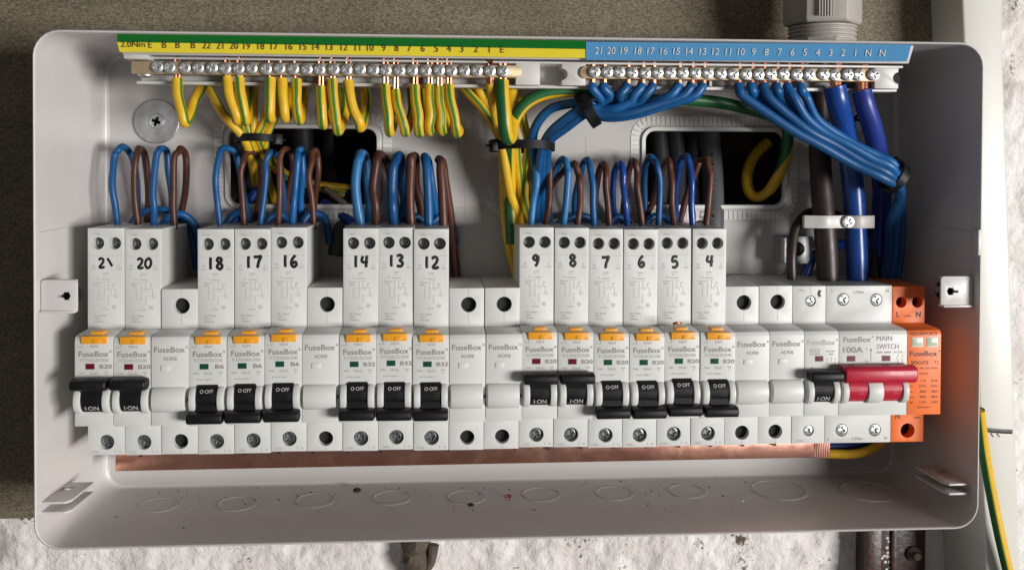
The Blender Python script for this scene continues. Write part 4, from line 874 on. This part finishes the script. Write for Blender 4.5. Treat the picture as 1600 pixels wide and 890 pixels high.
tie('black cable tie round yellow and blue wires above breaker nine', at(820, 229, 42), (0, .1, 1), 15.0, 11.0, 4.6, 192, (1, 0, 0))
tie('black cable tie round blue neutral wires below the bar', at(918, 172, 33), at(945, 160, 33)-at(900, 188, 35), 8.8, 9.6, 5.2, 70, (0, 0, 1))
tie('black cable tie at the lower right end of blue neutral bundle', at(1397, 277, 27), at(1420, 298, 30)-at(1370, 258, 25), 7.8, 6.8, 4.6, -40, (1, 0, 1))
tie('black cable tie round the left earth wire bundle', at(400, 217, 53), (0, .1, 1), 9.5, 6.5, 4.0, 20, (1, 0, 0))
# white cable clamp
cl = at(1308, 346, 44); clm = thing('cable_clamp', 'white plastic cable clamp across brown and blue supply cables', 'clamp', cl)
xs = [at(u, 346, 44).x for u in (1254, 1266, 1285, 1303, 1320, 1336, 1352, 1363)]; ys = [42.0, 40.6, 38.8, 40.2, 41.2, 38.6, 39.6, 41.0]
path = catmull([(x, y, 0) for x, y in zip(xs, ys)], 6); poly = [(p.x, p.y) for p in path] + [(p.x, p.y+2.6) for p in reversed(path)]
zc = cl.z; link('strap', MB().prism_xy(poly, zc-3.5, zc+3.5).mesh('strap', cl, bevel=.4), M['nylon'], clm)
link('screw', SCREW_L, None, clm, (xs[4]-cl.x, 39.6-cl.y, 0), (0, .5, 0)).scale = (.82, 1, .82)
link('post', MB().cyl((xs[4], 43, zc), (0, 1, 0), 2.6, 2.6, 34).mesh('post', cl), M['galv'], clm)
# washers and brackets
def washer(label, u, v, r, group='fixing washers on the back panel'):
    c = at(u, v, 75.6); t = thing('fixing_washer', label, 'washer', c, group)
    link('disc', MB().lathe(c, (0, -1, 0), [(r, -1.0), (r, .3), (r-.4, .6), (r*.42, .62), (r*.36, .2)], 48).mesh('disc', c), M['galv'], t)
    link('screw', SCREW_L, None, t, (0, -.7, 0), (0, .35, 0))
washer('large round zinc washer with cross screw at upper left of back panel', 245, 190, 12.3)
washer('round washer with screw half hidden behind blue cables', 1335, 186, 9.0)
pl = at(1330, 172, 76.2); tag(link('packing_plate', MB().box(pl.x-4, pl.x+7, 76.3, 76.9, pl.z-12, pl.z+12).mesh('packing_plate', pl), M['galv'], None, pl), 'narrow metal plate behind the thick blue cables', 'plate')
bk = at(1243, 390, 70); t = thing('steel_bracket', 'bright galvanised square bracket behind the thin brown wire', 'bracket', bk)
a = at(1219, 369, 66); b = at(1270, 412, 66); link('plate', MB().box(a.x, b.x, 66, 67.5, b.z, a.z).mesh('plate', bk, bevel=.4), M['galv'], t); link('flange', MB().box(a.x, a.x+1.5, 60, 76, b.z+1, a.z-.4).mesh('flange', bk, bevel=.3), M['galv'], t)
c = at(1246, 389, 65.6); link('screw', MB().lathe(c, (0, -1, 0), [(4.2, 0), (4.0, .8), (2, 1.6)], 20).mesh('screw', bk), M['blackc'], t)

# =================================================================== AROUND THE BOX
# cable gland on top of the box
gx = at(1287, 20, 40).x; gl = thing('cable_gland', 'grey plastic cable gland with hexagon nut on box top', 'cable gland', (gx, 42, HH)); GO = (gx, 42, HH)
nut = MB().lathe((gx, 42, 137.2), (0, 0, 1), [(19.6, 0), (20.8, 1.2), (20.8, 26), (19, 28)], 6); link('nut', nut.mesh('nut', GO, bevel=.5), M['gland'], gl)
for i in range(9): x = gx-9+i*1.5; link('nut_rib', MB().box(x-.25, x+.25, 23.6, 25, 140, 160).mesh('nut_rib', GO), M['gland'], gl)
th = []
for i in range(6): th += [(17.0, i*2.2), (17.9, i*2.2+.5), (17.9, i*2.2+1.3), (17.0, i*2.2+1.8)]
link('thread', MB().lathe((gx, 42, 124.0), (0, 0, 1), th, 36).mesh('thread', GO), M['gland'], gl)
link('collar', MB().lathe((gx, 42, 124.0), (0, 0, 1), [(18.8, 0), (18.8, 5.0), (17.4, 6)], 8).mesh('collar', GO, bevel=.3), M['gland'], gl)
# trunking
tr = MB(); a = at(1503, 0, 48); b = at(1567, 0, 48); c = at(1592.5, 890, 48); d = at(1541, 890, 48)
up = (a-d)/((a-d).z)*90; A, B, Cc, Dd = a+up, b+up, c-up, d-up
tr.v = [A, B, Cc, Dd] + [p + Vector((0, 45, 0)) for p in (A, B, Cc, Dd)]; tr.f = [(0,1,2,3),(7,6,5,4),(1,0,4,5),(2,1,5,6),(3,2,6,7),(0,3,7,4)]
tk = thing('cable_trunking', 'tall white plastic cable trunking right of the fuse box', 'trunking', (Dd.x, Dd.y, Dd.z))
link('body', tr.mesh('body', Dd, bevel=1.6, seg=3), M['trunk'], tk)
mk = MB().tube([at(1541, 671, 47.9), at(1560, 673, 47.9), at(1582, 674, 47.9)], 1.25, 8, 6, squash=(1, .15, 1)); mk.tube([at(1548, 676, 47.8), at(1552, 682, 47.8)], .35, 6, 3, squash=(1, .3, 1)); mk.tube([at(1558, 677, 47.8), at(1562, 682, 47.8)], .3, 6, 3, squash=(1, .3, 1))
link('marker_line', mk.mesh('marker_line', Dd), M['marker'], tk)
wire('earth_cable', 'green and yellow earth cable slanting down across the trunking', [(1530, 640, 30), (1537, 700, 36), (1549, 770, 40), (1563, 840, 41), (1578, 905, 42), (1592, 970, 43)], 2.9, 'earthh', 'cable', phase=-.31, n=18)
# stub poking below the box and rusty bracket
pc = at(650, 880, 88); st = MB()
def knob(i): return 1
pts = [(pc.x+a_, 88, pc.z+b_) for a_, b_ in ((0, -40), (0, -14), (0, -2), (-.5, 6), (0, 14), (0, 26))]
st.tube([Vector(p) for p in pts], lambda q: 5.6 + 2.4*max(0, sin((q-.35)*5)) + .8*sin(q*17), 14, 6)
for i, v in enumerate(st.v): st.v[i] = v + Vector((noise.noise(v*.25), noise.noise(v*.25+Vector((5, 0, 0))), 0))*1.6
so = thing('wall_stub', 'weathered brown stub sticking out below the box centre', 'stub', (pc.x, 88, pc.z-40)); SO = (pc.x, 88, pc.z-40)
link('stem', st.mesh('stem', SO), M['pipe'], so)
sf = MB().tube([(pc.x+5, 86, pc.z-4), (pc.x+8.5, 85, pc.z+2), (pc.x+10, 86, pc.z+12)], lambda q: 2.0+1.6*q, 10, 5); link('side_shard', sf.mesh('side_shard', SO), M['pipe'], so)
a = at(1353, 860, 82); b = at(1452, 860, 82); rz = a.z; ro = thing('rusty_bracket', 'dark rusty painted metal bracket below the box at right', 'bracket', (a.x, 92, rz-40)); RO = (a.x, 92, rz-40)
link('plate', MB().box(a.x, b.x, 86, 96, rz-45, rz+20).mesh('plate', RO, bevel=.8), M['rust'], ro)
link('lip', MB().box(a.x-.5, a.x+9, 80, 88, rz-45, rz+20).mesh('lip', RO, bevel=1.0), M['rust'], ro)
link('ridge', MB().box(a.x+17, a.x+21, 84.4, 88, rz-45, rz+20).mesh('ridge', RO, bevel=.8), M['rust'], ro)
bo = at(1432, 868, 82); link('bolt', MB().lathe((bo.x, 86.4, bo.z), (0, -1, 0), [(5.0, 0), (4.8, 2.2), (2.6, 3.6), (2.4, 6), (1, 6.4)], 9).mesh('bolt', RO, bevel=.3), M['pipe'], ro)
pf = MB()
for i in range(14):
    c = at(random.uniform(1375, 1400), random.uniform(832, 892), 84.5); pf.lathe((c.x, 86.1, c.z), (0, -1, 0), [(random.uniform(1, 3.0), 0), (.7, .12)], 6)
struct(link('paint_splash', pf.mesh('paint_splash', RO), M['trunk'], ro), 'stuff')
# debris on the floor of the box
db = MB()
for i in range(260):
    u = random.uniform(200, 1450); Y = 74 - abs(random.gauss(0, 1))*24
    if Y < 8: continue
    x = -216 + (u-180)/1240*432; r = random.choice((.16, .2, .24, .3, .4, .55)) * random.uniform(.7, 1.2); z = floorz(Y)
    b = len(db.v); a0 = random.uniform(0, 6)
    for k in range(5): a_ = a0 + k*2*pi/5; db.v.append(Vector((x + r*cos(a_)*random.uniform(.6, 1.5), Y + r*sin(a_)*random.uniform(.6, 1.5), z)))
    db.v.append(Vector((x, Y, z + r*.8)))
    db.f += [(b+k, b+(k+1) % 5, b+5) for k in range(5)]
struct(tag(link('floor_debris', db.mesh('floor_debris'), M['dust']), 'dark dust and grit scattered on the floor of the box', 'debris'), 'stuff')
for u, v, nm, lbx, m_, r in ((794, 775, 'copper_clipping', 'tiny copper wire clipping lying on the box floor', 'copper', .9), (558, 765, 'grit_lump', 'dark lump of grit near the back of the box floor', 'dust', 1.6), (1160, 780, 'white_chip', 'tiny white chip lying on the box floor at right', 'trim', .7), (736, 786, 'grit_lump', 'small dark grit lump beside the fifth floor knockout', 'dust', 1.2)):
    c = atz(u, v, -120.6); c.z = floorz(c.y) + r*.6
    if nm == 'copper_clipping': me = MB().tube([c + Vector((-1.6, 0, 0)), c + Vector((0, .4, .2)), c + Vector((1.6, 0, .1))], r, 8, 3)
    else:
        me = MB().lathe(c - Vector((0, 0, r*.7)), (0, 0, 1), [(r*1.2, 0), (r*1.5, r*.4), (r*.5, r)], 7)
    tag(link(nm, me.mesh(nm, c), M[m_], None, c), lbx, 'debris')
c = at(1058, 507, 10); tag(link('copper_clipping', MB().tube([c + Vector((-2.2, 0, .3)), c + Vector((-.5, -.3, 1.0)), c + Vector((1.2, 0, .4)), c + Vector((2.4, .2, 1.0))], .7, 8, 3).mesh('copper_clipping', c), M['copper'], None, c), 'tiny copper curl lying on top of breaker five', 'debris')
